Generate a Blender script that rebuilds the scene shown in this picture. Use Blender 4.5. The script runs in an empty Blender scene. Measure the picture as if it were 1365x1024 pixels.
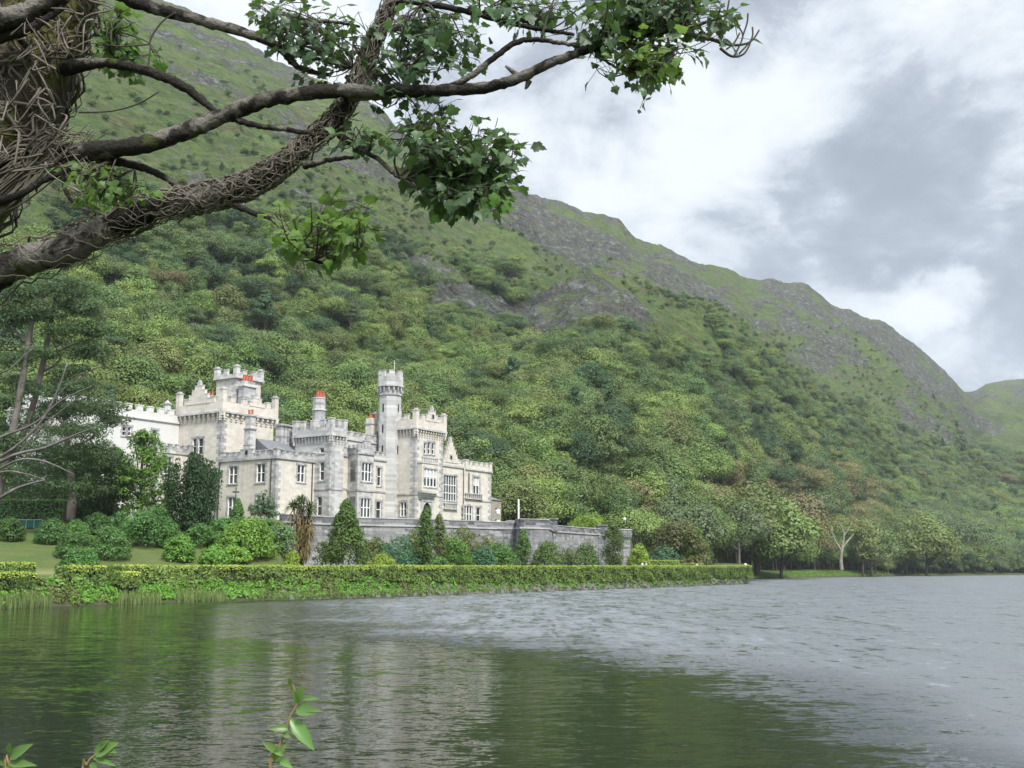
import bpy, math, random
import numpy as np
from mathutils import Vector

SC = bpy.context.scene
COL = SC.collection
# ---- tuning values
CLOUD_BLOBS = [(900,215,8,.17),(740,190,4,.06),(790,130,4.5,-.2),(1180,215,6,-.13),(1200,290,4,-.06),(1290,60,8,.10),(1000,320,4,-.09),(1250,385,2.6,.22),(1340,350,4,-.10),(330,20,7,.2),(960,-20,5,-.15),(1080,140,4,.06),(620,160,5,-.08)]
WATER_A, WATER_B, WATER_CALM, WATER_RUF = 44.0, -62.0, .2, .6
WATER_TILT = .26
HAZE = .000085
import random as _r
_q = _r.Random(2)
TREES_PLACED = [(p, _q.uniform(726, 752), None, None, _q.choice((0, 1, 1, 2)), _q.choice(('mid green', 'dark green', 'grey green', 'olive green', 'mid green'))) for p in [1150+6.5*k+_q.uniform(-3, 3) for k in range(43)]]
TREES_PLACED += [(945,652,325,None,0,'mid green'), (985,662,350,None,1,'grey green'), (1042,664,402,None,0,'bright green'), (1064,648,492,None,1,'russet brown'), (1008,642,405,None,0,'olive green'), (1162,692,535,None,1,'mid green'), (1236,686,600,None,0,'bright green'), (908,648,300,None,1,'mid green'), (738,622,262,None,2,'mid green'), (802,646,268,None,0,'bright green'), (838,662,272,None,1,'dark green'), (700,606,264,None,2,'olive green'), (668,616,257,None,0,'dark green'), (962,560,430,None,4,'dark green'), (286,388,330,None,4,'dark green'), (250,452,262,None,4,'dark green'), (1290,690,680,None,2,'grey green'), (1150,690,520,None,3,'olive green'), (770,600,300,None,1,'mid green'), (870,625,310,None,0,'grey green')]
# ---------------------------------------------------------------- camera
F_PX = 1500.0; EYE = 2.9; PITCH = math.atan(248.0/F_PX)
CT, ST = math.cos(PITCH), math.sin(PITCH)
cam = bpy.data.cameras.new('camera'); camo = bpy.data.objects.new('camera', cam); COL.objects.link(camo)
cam.sensor_width = 36; cam.lens = 36*F_PX/1365.0
cam.clip_start = .05; cam.clip_end = 12000
camo.location = (0, 0, EYE); camo.rotation_euler = (math.pi/2+PITCH, 0, 0)
SC.camera = camo
# ---------------------------------------------------------------- render settings
SC.view_settings.view_transform = 'Standard'; SC.view_settings.look = 'None'
SC.view_settings.exposure = 0.0; SC.view_settings.gamma = 1
cy = SC.cycles
cy.max_bounces = 5; cy.diffuse_bounces = 3; cy.glossy_bounces = 2; cy.transmission_bounces = 3
cy.volume_bounces = 0; cy.transparent_max_bounces = 4
cy.caustics_reflective = False; cy.caustics_refractive = False
cy.sample_clamp_indirect = 6
cy.use_denoising = True
try: cy.denoiser = 'OPENIMAGEDENOISE'
except Exception: pass
# ---------------------------------------------------------------- pixel rays
def ray(px, py):
    x = np.asarray(px, float)-682.5; y = 512.0-np.asarray(py, float)
    return x, F_PX*CT-y*ST, F_PX*ST+y*CT
def at(px, py, Y):
    x, d, z = ray(px, py); t = Y/d
    return Vector((float(x*t), float(Y), float(EYE+z*t)))
def elev(px, py):
    x, d, z = ray(px, py); return z/d                       # height per metre of depth
def kx(px, z=0.0, Y=1.0):                                   # X for a pixel column (points at height z)
    return (np.asarray(px, float)-682.5)*(np.asarray(Y)*CT+(np.asarray(z)-EYE)*ST)/F_PX
def proj(X, Y, Z):
    dep = Y*CT+(Z-EYE)*ST
    return 682.5+F_PX*X/dep, 512-F_PX*((Z-EYE)*CT-Y*ST)/dep
def pix(px, py):
    x, d, z = ray(px, py); return Vector((float(x), float(d), float(z))).normalized()
# ---------------------------------------------------------------- node helpers
def newmat(name):
    m = bpy.data.materials.new(name); m.use_nodes = True
    nt = m.node_tree; nt.nodes.clear()
    return m, nt
class NT:
    def __init__(s, nt): s.nt = nt
    def n(s, t, **kw):
        nd = s.nt.nodes.new(t)
        for k, v in kw.items(): setattr(nd, k, v)
        return nd
    def link(s, a, b): s.nt.links.new(a, b)
    def put(s, sock, v):
        if isinstance(v, bpy.types.NodeSocket): s.nt.links.new(v, sock)
        elif v is not None: sock.default_value = v
    def math(s, op, a, b=None, c=None, clamp=False):
        nd = s.n('ShaderNodeMath', operation=op, use_clamp=clamp)
        s.put(nd.inputs[0], a)
        if b is not None: s.put(nd.inputs[1], b)
        if c is not None: s.put(nd.inputs[2], c)
        return nd.outputs[0]
    def vmath(s, op, a, b=None):
        nd = s.n('ShaderNodeVectorMath', operation=op); s.put(nd.inputs[0], a)
        if b is not None: s.put(nd.inputs[1], b)
        return nd.outputs['Value'] if op in ('DOT_PRODUCT', 'LENGTH') else nd.outputs['Vector']
    def mix(s, f, a, b, blend='MIX'):
        nd = s.n('ShaderNodeMix', data_type='RGBA', blend_type=blend)
        s.put(nd.inputs[0], f); s.put(nd.inputs[6], c4(a)); s.put(nd.inputs[7], c4(b))
        return nd.outputs[2]
    def noise(s, vec, scale, detail=4, rough=.55, dist=0):
        nd = s.n('ShaderNodeTexNoise'); s.put(nd.inputs['Vector'], vec)
        nd.inputs['Scale'].default_value = scale; nd.inputs['Detail'].default_value = detail
        nd.inputs['Roughness'].default_value = rough; nd.inputs['Distortion'].default_value = dist
        return nd.outputs[0]
    def ramp(s, f, a, b, lo=0.0, hi=1.0):
        nd = s.n('ShaderNodeMapRange', interpolation_type='SMOOTHSTEP'); s.put(nd.inputs[0], f)
        s.put(nd.inputs[1], a); s.put(nd.inputs[2], b); s.put(nd.inputs[3], lo); s.put(nd.inputs[4], hi)
        return nd.outputs[0]
    def mapping(s, vec, scale=(1,1,1), rot=(0,0,0), loc=(0,0,0)):
        nd = s.n('ShaderNodeMapping'); s.put(nd.inputs[0], vec)
        nd.inputs['Scale'].default_value = scale; nd.inputs['Rotation'].default_value = rot; nd.inputs['Location'].default_value = loc
        return nd.outputs[0]
    def attr(s, name): 
        return s.n('ShaderNodeAttribute', attribute_name=name).outputs['Fac']
def c4(c):
    if isinstance(c, bpy.types.NodeSocket) or c is None: return c
    return (c[0], c[1], c[2], 1.0)
# ---------------------------------------------------------------- world: overcast sky with broken cloud
SUN_EL, SUN_AZ = math.radians(50), math.radians(146)        # azimuth clockwise from +Y
w = bpy.data.worlds.new('World'); SC.world = w; w.use_nodes = True
w.node_tree.nodes.clear(); N = NT(w.node_tree)
out = N.n('ShaderNodeOutputWorld'); bg = N.n('ShaderNodeBackground'); N.link(bg.outputs[0], out.inputs[0])
bg.inputs[1].default_value = 0.08
sky = N.n('ShaderNodeTexSky', sky_type='NISHITA'); sky.sun_disc = False
sky.sun_elevation = SUN_EL; sky.sun_rotation = SUN_AZ
dirn = N.n('ShaderNodeTexCoord').outputs['Generated']
sep = N.n('ShaderNodeSeparateXYZ'); N.link(dirn, sep.inputs[0])
zz = N.math('ADD', N.math('MAXIMUM', sep.outputs[2], 0.0), .22)
cmb = N.n('ShaderNodeCombineXYZ')
N.link(N.math('DIVIDE', sep.outputs[0], zz), cmb.inputs[0]); N.link(N.math('DIVIDE', sep.outputs[1], zz), cmb.inputs[1])
P = cmb.outputs[0]
wn = N.n('ShaderNodeTexNoise'); N.link(dirn, wn.inputs['Vector']); wn.inputs['Scale'].default_value = 7; wn.inputs['Detail'].default_value = 6; wn.inputs['Roughness'].default_value = .6
warp = N.vmath('MULTIPLY', N.vmath('SUBTRACT', wn.outputs['Color'], (.5, .5, .5)), (.16, .16, .16))
dw = N.vmath('NORMALIZE', N.vmath('ADD', dirn, warp))
n1 = N.noise(N.mapping(dirn, (1, 1, 1.5), loc=(3.1, .7, 0)), 4.6, 9, .60, .5)
n2 = N.noise(N.mapping(dirn, (1, 1, 1.7), loc=(7.3, 2.2, 0)), 13, 8, .62, .4)
b = N.math('ADD', N.math('MULTIPLY', n1, .95), N.math('MULTIPLY', n2, .55))
b = N.math('SUBTRACT', b, .75)
def blob(px, py, deg, amp):
    global b
    d = N.vmath('DOT_PRODUCT', dw, tuple(pix(px, py)))
    c = math.cos(math.radians(deg))
    b = N.math('ADD', b, N.math('MULTIPLY', N.ramp(d, c, 1.0), amp))
for q in CLOUD_BLOBS: blob(*q)
val = N.ramp(b, -.25, .24, .0, 1.0)
cloud = N.n('ShaderNodeValToRGB'); N.link(val, cloud.inputs[0])
cr = cloud.color_ramp
cr.elements[0].position = 0.0; cr.elements[0].color = (2.7, 3.05, 3.6, 1)
cr.elements[1].position = 1.0; cr.elements[1].color = (7.7, 8.05, 8.25, 1)
for p_, c_ in ((.34, (3.9, 4.3, 4.9, 1)), (.6, (5.6, 6.1, 6.65, 1))):
    e = cr.elements.new(p_); e.color = c_
lift = N.ramp(sep.outputs[2], .42, .95, 1.0, 2.5)
back = N.ramp(sep.outputs[1], .5, -.6, 1.0, 1.7)
cl = N.mix(1.0, cloud.outputs[0], N.math('MULTIPLY', lift, back), 'MULTIPLY')
N.link(N.mix(.9, sky.outputs[0], cl), bg.inputs[0])
# ---------------------------------------------------------------- sun (veiled by cloud)
sun = bpy.data.lights.new('sun', 'SUN'); suno = bpy.data.objects.new('sun', sun); COL.objects.link(suno)
sun.energy = 3.1; sun.angle = math.radians(9); sun.color = (1, .965, .9)
sd = Vector((math.sin(SUN_AZ)*math.cos(SUN_EL), math.cos(SUN_AZ)*math.cos(SUN_EL), math.sin(SUN_EL)))
suno.rotation_euler = (-sd).to_track_quat('-Z', 'Y').to_euler()
SC.view_settings.exposure = 0.76
# ---------------------------------------------------------------- object helpers
def tag(o, label=None, cat=None, group=None, kind=None):
    if label: o['label'] = label
    if cat: o['category'] = cat
    if group: o['group'] = group
    if kind: o['kind'] = kind
    return o
def empty(name, loc):
    o = bpy.data.objects.new(name, None); COL.objects.link(o); o.location = loc; o.empty_display_size = .3
    return o
def link(name, me, parent=None, loc=(0, 0, 0)):
    o = bpy.data.objects.new(name, me); COL.objects.link(o); o.location = loc
    if parent is not None: o.parent = parent
    return o
def npmesh(name, V, F, mats, midx=None, tint=None, smooth=False, attrs=None, normals=None):
    """V (n,3); F (m,k) int array of equal-size faces, or a list of faces"""
    me = bpy.data.meshes.new(name)
    V = np.asarray(V, np.float32)
    if isinstance(F, np.ndarray):
        m, k = F.shape
        me.vertices.add(len(V)); me.vertices.foreach_set('co', V.ravel())
        me.loops.add(m*k); me.loops.foreach_set('vertex_index', F.astype(np.int32).ravel())
        me.polygons.add(m); me.polygons.foreach_set('loop_start', np.arange(0, m*k, k, dtype=np.int32))
        try: me.polygons.foreach_set('loop_total', np.full(m, k, np.int32))
        except Exception: pass
    else:
        me.from_pydata([tuple(map(float, v)) for v in V], [], [list(map(int, f)) for f in F])
    for mt in (mats if isinstance(mats, (list, tuple)) else [mats]): me.materials.append(mt)
    if midx is not None: me.polygons.foreach_set('material_index', np.asarray(midx, np.int32))
    if smooth: me.polygons.foreach_set('use_smooth', np.ones(len(me.polygons), bool))
    ats = dict(attrs or {})
    if tint is not None: ats['tint'] = tint
    for an, av in ats.items():
        a = me.attributes.new(an, 'FLOAT', 'POINT'); a.data.foreach_set('value', np.asarray(av, np.float32))
    me.update(calc_edges=True)
    if normals is not None: me.normals_split_custom_set_from_vertices(np.asarray(normals, np.float32))
    return me
class MB:
    """collects shapes, then builds ONE mesh object"""
    def __init__(s): s.v = []; s.f = []; s.m = []
    def add(s, vs, fs, mi=0):
        o = len(s.v); s.v += [tuple(p) for p in vs]; s.f += [[i+o for i in q] for q in fs]; s.m += [mi]*len(fs)
    def hexa(s, c, mi=0):                                  # 8 corners: bottom 4 ccw, top 4 ccw
        s.add(c, [(3,2,1,0),(4,5,6,7),(0,1,5,4),(1,2,6,5),(2,3,7,6),(3,0,4,7)], mi)
    def prism(s, poly, z0, z1, mi=0, top=None):            # poly in world xy (ccw), optional other top outline
        n = len(poly); t = top or poly
        s.add([(p[0],p[1],z0) for p in poly]+[(p[0],p[1],z1) for p in t],
              [tuple(range(n-1,-1,-1)), tuple(range(n,2*n))]+[(i,(i+1)%n,n+(i+1)%n,n+i) for i in range(n)], mi)
    def tube(s, pts, rad, n=8, mi=0, wob=None):
        pts = [Vector(p) for p in pts]; k = len(pts); o = len(s.v)
        if not hasattr(rad, '__len__'): rad = [rad]*k
        up = Vector((.13, .31, .94))
        for i, p in enumerate(pts):
            t = (pts[min(i+1,k-1)]-pts[max(i-1,0)]).normalized()
            if abs(t.dot(up)) > .95: up = Vector((.9, .2, .3))
            a = t.cross(up).normalized(); bb = t.cross(a)
            for j in range(n):
                an = 2*math.pi*j/n; r = rad[i]*(1 if wob is None else 1+wob*math.sin(i*1.7+j*2.3)*math.cos(i*.9-j*1.1))
                s.v.append(tuple(p+(a*math.cos(an)+bb*math.sin(an))*r))
        for i in range(k-1):
            for j in range(n):
                q = o+i*n+j; q2 = o+i*n+(j+1)%n
                s.f.append([q, q2, q2+n, q+n]); s.m.append(mi)
        s.f.append([o+j for j in range(n-1,-1,-1)]); s.m.append(mi)
        s.f.append([o+(k-1)*n+j for j in range(n)]); s.m.append(mi)
    def mesh(s, name, mats, org=(0,0,0), smooth=False):
        V = np.array(s.v, float)-np.array(org)
        return npmesh(name, V, s.f, mats, s.m, smooth=smooth)
    def build(s, name, mats, parent=None, org=(0,0,0), smooth=False, loc=(0,0,0)):
        return link(name, s.mesh(name, mats, org, smooth), parent, loc)
def smooth_path(pts, k=4):
    """Catmull-Rom through rows of numbers"""
    P = np.array(pts, float); out = []
    for i in range(len(P)-1):
        p0, p1, p2, p3 = P[max(i-1,0)], P[i], P[i+1], P[min(i+2,len(P)-1)]
        for j in range(k):
            t = j/k
            out.append(.5*((2*p1)+(-p0+p2)*t+(2*p0-5*p1+4*p2-p3)*t*t+(-p0+3*p1-3*p2+p3)*t**3))
    out.append(P[-1]); return np.array(out)
# ---------------------------------------------------------------- numpy noise
_rt = np.random.default_rng(11).random((256, 256))
def vnoise(x, y):
    x = np.asarray(x, float); y = np.asarray(y, float)
    xi = np.floor(x).astype(int); yi = np.floor(y).astype(int); fx = x-xi; fy = y-yi
    fx = fx*fx*fx*(fx*(fx*6-15)+10); fy = fy*fy*fy*(fy*(fy*6-15)+10)
    g = lambda a, c: _rt[a & 255, c & 255]
    return (g(xi,yi)*(1-fx)+g(xi+1,yi)*fx)*(1-fy)+(g(xi,yi+1)*(1-fx)+g(xi+1,yi+1)*fx)*fy
def fbm(x, y, o=5, g=.5, ridged=False):
    s = 0; a = 1; t = 0
    for i in range(o):
        v = vnoise(x*2**i+17.3*i, y*2**i+9.1*i)
        if ridged: v = 1-abs(2*v-1)
        s = s+a*v; t += a; a *= g
    return s/t
def sstep(a, b, x):
    t = np.clip((np.asarray(x, float)-a)/(b-a), 0, 1); return t*t*(3-2*t)
# ---------------------------------------------------------------- leaf meshes
def rand_unit(rng, n):
    v = rng.normal(size=(n, 3)); return v/np.linalg.norm(v, axis=1)[:, None]
def leaf_geo(Pn, Nn, S, rng, aspect=.55, fold=.15, tdir=None):
    n = len(Pn)
    r = rand_unit(rng, n) if tdir is None else tdir
    T = r-(r*Nn).sum(1)[:, None]*Nn; T /= np.linalg.norm(T, axis=1)[:, None]+1e-9
    B = np.cross(Nn, T); S = np.asarray(S)[:, None]
    f = Nn*S*fold
    V = np.stack([Pn-T*S*.5, Pn+B*S*.5*aspect+f-T*S*.05, Pn+T*S*.5, Pn-B*S*.5*aspect+f-T*S*.05], 1).reshape(-1, 3)
    return V, np.arange(4*n).reshape(n, 4)[:, ::-1].copy()
def clump_leaves(rng, centers, radii, per, size, up=.35, flat=1.0, jitter=.45, size_var=.35):
    k = len(centers); d = rand_unit(rng, k*per); d[:, 2] = d[:, 2]*.75+.25
    d /= np.linalg.norm(d, axis=1)[:, None]
    rr = np.repeat(radii, per)*(1-.45*rng.random(k*per)**1.6)
    Pn = np.repeat(centers, per, 0)+d*rr[:, None]*np.array([1, 1, flat])
    Nn = d+rand_unit(rng, k*per)*jitter+np.array([0, 0, up]); Nn /= np.linalg.norm(Nn, axis=1)[:, None]
    S = size*(1-size_var+2*size_var*rng.random(k*per))
    tint = np.repeat(np.repeat(rng.random(k), per)*.5+rng.random(k*per)*.5, 4)
    return Pn, Nn, S, tint
def leaf_mesh(name, mat, rng, centers, radii, per, size, aspect=.6, **kw):
    Pn, Nn, S, tint = clump_leaves(rng, np.asarray(centers, float), np.asarray(radii, float), per, size, **kw)
    V, F = leaf_geo(Pn, Nn, S, rng, aspect)
    return npmesh(name, V, F, mat, tint=tint)
# ---------------------------------------------------------------- materials
def leaf_mat(name, col, hue=.03, val=.35, trans=.3, patch=0.0, rough=.5, spec=.3):
    m, nt = newmat(name); K = NT(nt)
    o = K.n('ShaderNodeOutputMaterial')
    hsv = K.n('ShaderNodeHueSaturation'); hsv.inputs['Color'].default_value = c4(col)
    oi = K.n('ShaderNodeObjectInfo'); t = K.attr('tint')
    rnd = oi.outputs['Random']
    K.link(K.math('ADD', .5-hue, K.math('MULTIPLY', rnd, 2*hue)), hsv.inputs['Hue'])
    v = K.math('ADD', 1-val, K.math('MULTIPLY', t, 2*val))
    v = K.math('MULTIPLY', v, K.math('ADD', .79, K.math('MULTIPLY', K.math('FRACT', K.math('MULTIPLY', rnd, 7.31)), .42)))
    if patch:
        pn = K.noise(K.n('ShaderNodeNewGeometry').outputs['Position'], patch, 2)
        v = K.math('MULTIPLY', v, K.ramp(pn, .3, .7, .75, 1.25))
    K.link(v, hsv.inputs['Value'])
    pr = K.n('ShaderNodeBsdfPrincipled'); K.link(hsv.outputs[0], pr.inputs['Base Color'])
    pr.inputs['Roughness'].default_value = rough; pr.inputs['Specular IOR Level'].default_value = spec
    tr = K.n('ShaderNodeBsdfTranslucent'); K.link(K.mix(.3, hsv.outputs[0], (.22, .36, .05)), tr.inputs[0])
    mx = K.n('ShaderNodeMixShader'); mx.inputs[0].default_value = trans
    K.link(pr.outputs[0], mx.inputs[1]); K.link(tr.outputs[0], mx.inputs[2]); K.link(mx.outputs[0], o.inputs[0])
    return m
def simple_mat(name, fn, rough=.85, spec=.25, bump=None, metal=0):
    m, nt = newmat(name); K = NT(nt)
    o = K.n('ShaderNodeOutputMaterial'); pr = K.n('ShaderNodeBsdfPrincipled'); K.link(pr.outputs[0], o.inputs[0])
    pr.inputs['Roughness'].default_value = rough; pr.inputs['Specular IOR Level'].default_value = spec; pr.inputs['Metallic'].default_value = metal
    pos = K.n('ShaderNodeNewGeometry').outputs['Position']
    c = fn(K, pos) if callable(fn) else fn
    h = None
    if isinstance(c, tuple) and len(c) == 2: c, h = c
    K.put(pr.inputs['Base Color'], c4(c))
    if h is not None and bump:
        bp = K.n('ShaderNodeBump'); bp.inputs['Strength'].default_value = bump[0]; bp.inputs['Distance'].default_value = bump[1]
        K.link(h, bp.inputs['Height']); K.link(bp.outputs[0], pr.inputs['Normal'])
    return m
TONES = {
 'bright green': (.150, .215, .05), 'mid green': (.095, .148, .042), 'dark green': (.042, .082, .030),
 'olive green': (.14, .17, .05), 'russet brown': (.165, .15, .06), 'grey green': (.10, .145, .062)}
TM = {k: leaf_mat(k.replace(' ', '_')+'_leaves', c, hue=.018, val=.12, trans=.2) for k, c in TONES.items()}
def bark_fn(dark, light, scale=3):
    def fn(K, pos):
        n = K.noise(K.mapping(pos, (1, 1, .25)), scale*4, 5, .65); p = K.noise(pos, scale, 3)
        return K.mix(K.ramp(p, .5, .62), K.mix(n, dark, tuple(min(1, c*1.9) for c in dark)), light), n
    return fn
M_BARK = simple_mat('bark', bark_fn((.045, .036, .028), (.11, .1, .08), .6), bump=(.6, .05))
M_BARK_PALE = simple_mat('pale_bark', bark_fn((.16, .14, .12), (.3, .28, .25), .6), bump=(.5, .05))
# ================================================================ terrain
NPX = np.array
def fi(px, tab):
    a = NPX(tab, float); return np.interp(px, a[:, 0], a[:, 1])
RIDGE = [(-400,-260),(0,-90),(180,-8),(215,5),(260,22),(330,52),(400,92),(450,118),(500,140),(530,172),(580,205),(640,232),(690,254),(705,266),(750,274),(775,284),(800,285),(825,292),(840,306),(870,322),(900,338),(930,347),(965,358),(1000,368),(1045,380),(1090,390),(1120,401),(1150,413),(1180,428),(1200,445),(1225,462),(1250,486),(1270,505),(1285,519),(1300,521),(1315,512),(1340,507),(1365,505),(1450,490),(1800,430)]
DIST1 = [(-400,620),(0,690),(200,730),(400,780),(550,830),(700,930),(900,1100),(1100,1350),(1270,1650),(1300,2100),(1365,2300),(1800,2500)]
DIST0 = [(-400,170),(0,186),(200,206),(420,226),(650,240),(760,250),(850,266),(930,318),(1000,430),(1130,560),(1200,640),(1365,740),(1800,860)]
WATER = [(-400,72),(0,87),(150,98),(300,108),(420,117),(500,124),(650,145),(720,158),(800,174),(860,191),(900,204),(960,228),(990,246),(998,258),(1004,395),(1080,430),(1150,520),(1200,610),(1365,700),(1800,800)]
TERR = [(-400,150),(375,150),(420,156),(450,160),(580,166),(655,174),(688,176),(694,172),(732,175),(738,188),(800,205),(838,213),(846,215),(1800,400)]
SPUR = [(-400,300),(600,330),(690,345),(750,369),(800,381),(860,396),(900,413),(960,439),(1010,468),(1080,505),(1150,545),(1250,600),(1800,800)]
Wf = lambda p: fi(p, WATER); Tf = lambda p: fi(p, TERR); D0f = lambda p: fi(p, DIST0); D1f = lambda p: fi(p, DIST1)
def hz(py): return elev(682.5, py)
def ground_z(px, Y):
    px, Y = np.broadcast_arrays(np.asarray(px, float), np.asarray(Y, float))
    W = Wf(px); t = Y-W
    zb = np.interp(t, [-12, 0, 2.0, 4.0, 9], [-2, 0, 1.25, 2.3, 2.75])
    zs = np.interp(t, [-12, 0, 2, 30, 80], [-2, 0, .7, 2.6, 3.5])
    zl = 2.75+6.75*np.clip((t-9)/(150-W-9), 0, 1)
    T = Tf(px); zm = 2.75+6.75*sstep(.3, 1.5, Y-T)
    zr = 2.75+2.0*sstep(20, 90, t)
    a = sstep(372, 386, px); c = sstep(840, 849, px)
    z = np.where(t < 9, zb, (zl*(1-a)+zm*a)*(1-c)+zr*c)
    return np.where(px > 1000, zs, z)+.12*(vnoise(px*.05, Y*.2)-.5)
def hill_z(px, Y):
    """height of the hillside; also returns rockiness and s"""
    px, Y = np.broadcast_arrays(np.asarray(px, float), np.asarray(Y, float))
    D0, D1 = D0f(px), D1f(px); z0 = ground_z(px, D0); z1 = EYE+hz(fi(px, RIDGE))*D1
    s = (Y-D0)/(D1-D0); sc = np.clip(s, 0, 1)
    base = z0+(z1-z0)*(sc**1.06)
    ss = .42; zsp = EYE+hz(fi(px, SPUR))*(D0+ss*(D1-D0)); zsp = np.maximum(zsp, z0+2)
    t1 = np.clip(sc/ss, 0, 1); t2 = np.clip((sc-ss)/(1-ss), 0, 1)
    sp = np.where(sc < ss, z0+(zsp-z0)*(1-(1-t1)**1.25), zsp+(z1-zsp)*np.maximum(t2**1.5, 0)-9*np.sin(np.pi*np.clip(t2*2.2, 0, 1)))
    wgt = sstep(650, 800, px)*(1-sstep(1040, 1200, px))
    z = base*(1-wgt)+sp*wgt
    X = kx(px, z, Y)
    env = np.sin(np.pi*np.clip(sc, 0, 1))**.5
    big = fbm(X/170+.2*Y/170, Y/230, 3)-.5
    gul = fbm(X/55-Y/160, Y/190+X/300, 4, .5, True)-.55
    rock = .45*fbm(X/120+3, z/60+7, 5, .58)+.55*fbm(X/42+9, z/20+3, 4, .55)
    rz = sstep(.25, .95, sc)
    ctr = np.exp(-(((px-790)/90)**2+((sc-.36)/.12)**2))*.16+np.exp(-(((px-620)/130)**2+((sc-.5)/.16)**2))*.13-np.exp(-(((px-250)/230)**2+((sc-.5)/.2)**2))*.07
    ctr2 = .55*np.exp(-(((px-650)/150)**2+((sc-.74)/.22)**2))*.16+.7*np.exp(-(((px-800)/60)**2+((sc-.30)/.08)**2))*.2+np.exp(-(((px-1040)/190)**2+((sc-.72)/.22)**2))*.10+np.exp(-(((px-1230)/70)**2+((sc-.6)/.4)**2))*.13
    rk = sstep(.49, .57, rock+ctr2*.8+.15*rz-.14)
    crag = (fbm(X/22, (Y+z)/22, 4, .55, True)-.5)*9+(fbm(X/70, z/34, 4, .55, True)-.5)*16
    z = z+env*(big*34+gul*20)+np.clip(env, 0, 1)*crag*(.55+.9*rk)
    rag = (fbm(px/75, Y*0+3.3, 6, .56)-.5)*.026*D1*np.exp(-((s-1)/.18)**2)
    z = z+rag*(px < 1300)
    z = np.where(s > 1, z1+rag-(Y-D1)*.45, z)
    return z, rk, s
PXG = np.arange(-360, 1762, 3.0)
def polar_mesh(name, rows_Y, zfun, mats):
    """rows_Y: function px-> array (rows) of distances"""
    Yg = rows_Y(PXG)                                       # rows x cols
    pxg = np.broadcast_to(PXG, Yg.shape)
    Z, at_ = zfun(pxg, Yg)
    X = kx(pxg, Z, Yg)
    V = np.stack([X, Yg, Z], -1).reshape(-1, 3)
    R, Cc = Yg.shape; i = np.arange(R-1)[:, None]*Cc+np.arange(Cc-1)[None]
    F = np.stack([i, i+1, i+Cc+1, i+Cc], -1).reshape(-1, 4)
    me = npmesh(name, V, F, mats, smooth=True, attrs={k: np.broadcast_to(v, Yg.shape).ravel() for k, v in at_.items()})
    return link(name, me)
# forest cover limit on the hillside, by pixel row
FLIM = [(-400,280),(0,315),(150,298),(300,285),(400,282),(470,298),(540,318),(600,345),(680,380),(740,420),(800,452),(870,455),(950,470),(1000,490),(1060,515),(1120,535),(1200,555),(1300,580),(1365,585),(1800,620)]
def wood(px, Y, Z):
    X = kx(px, Z, Y); p, y = proj(X, Y, Z)
    n = fbm(X/45, Y/45, 3)
    return np.clip((y-fi(px, FLIM)+(n-.5)*150)/26, 0, 1)
def near_rows(px):
    W, T, D0 = Wf(px), Tf(px), D0f(px)
    T = np.minimum(T, D0-4)
    ks = [W-10]+[W+q for q in (0, .7, 1.4, 2, 2.7, 3.4, 4, 5, 6, 7.5, 9)]
    ks += [W+9+(np.maximum(T-W-9, 1))*q for q in np.linspace(.06, 1, 22)]
    T2 = np.maximum(T, W+10)
    ks += [T2+q for q in (.3, .6, .9, 1.2, 1.5)]
    T3 = T2+1.5
    ks += [T3+np.maximum(D0-T3, .5)*q for q in np.linspace(.05, 1, 26)]
    return np.sort(np.array(ks), 0)
def nz(px, Y):
    t = Y-Wf(px)
    path = np.exp(-((t-8)/1.6)**2)*(px < 1000)
    mud = (1-sstep(.3, 1.6, t))
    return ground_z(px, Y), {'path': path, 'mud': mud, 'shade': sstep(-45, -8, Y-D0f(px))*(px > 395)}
def far_rows(px):
    D0, D1 = D0f(px), D1f(px)
    q = np.concatenate([np.linspace(0, 1, 330)**1.12, np.linspace(1.012, 1.35, 16)])
    return D0+(D1-D0)*q[:, None]
def hzz(px, Y):
    z, rk, s = hill_z(px, Y)
    return z, {'rock': rk*sstep(0, .05, s), 'wood': wood(px, Y, z), 's': s}
def ground_fn(K, pos):
    n = K.noise(pos, .35, 5); f = K.noise(pos, 4, 4, .7)
    g = K.mix(K.ramp(n, .3, .7), (.036, .075, .014), (.075, .095, .022))
    g = K.mix(K.ramp(f, .35, .75), g, K.mix(.4, g, (.15, .155, .05)))
    g = K.mix(K.math('MULTIPLY', K.attr('path'), .55), g, (.25, .235, .1))
    g = K.mix(K.math('MULTIPLY', K.attr('mud'), K.ramp(f, .3, .6, .5, 1)), g, (.045, .04, .028))
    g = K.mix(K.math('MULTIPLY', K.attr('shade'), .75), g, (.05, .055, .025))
    return g, f
M_GROUND = simple_mat('lawn_grass', ground_fn, bump=(.4, .1))
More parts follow.
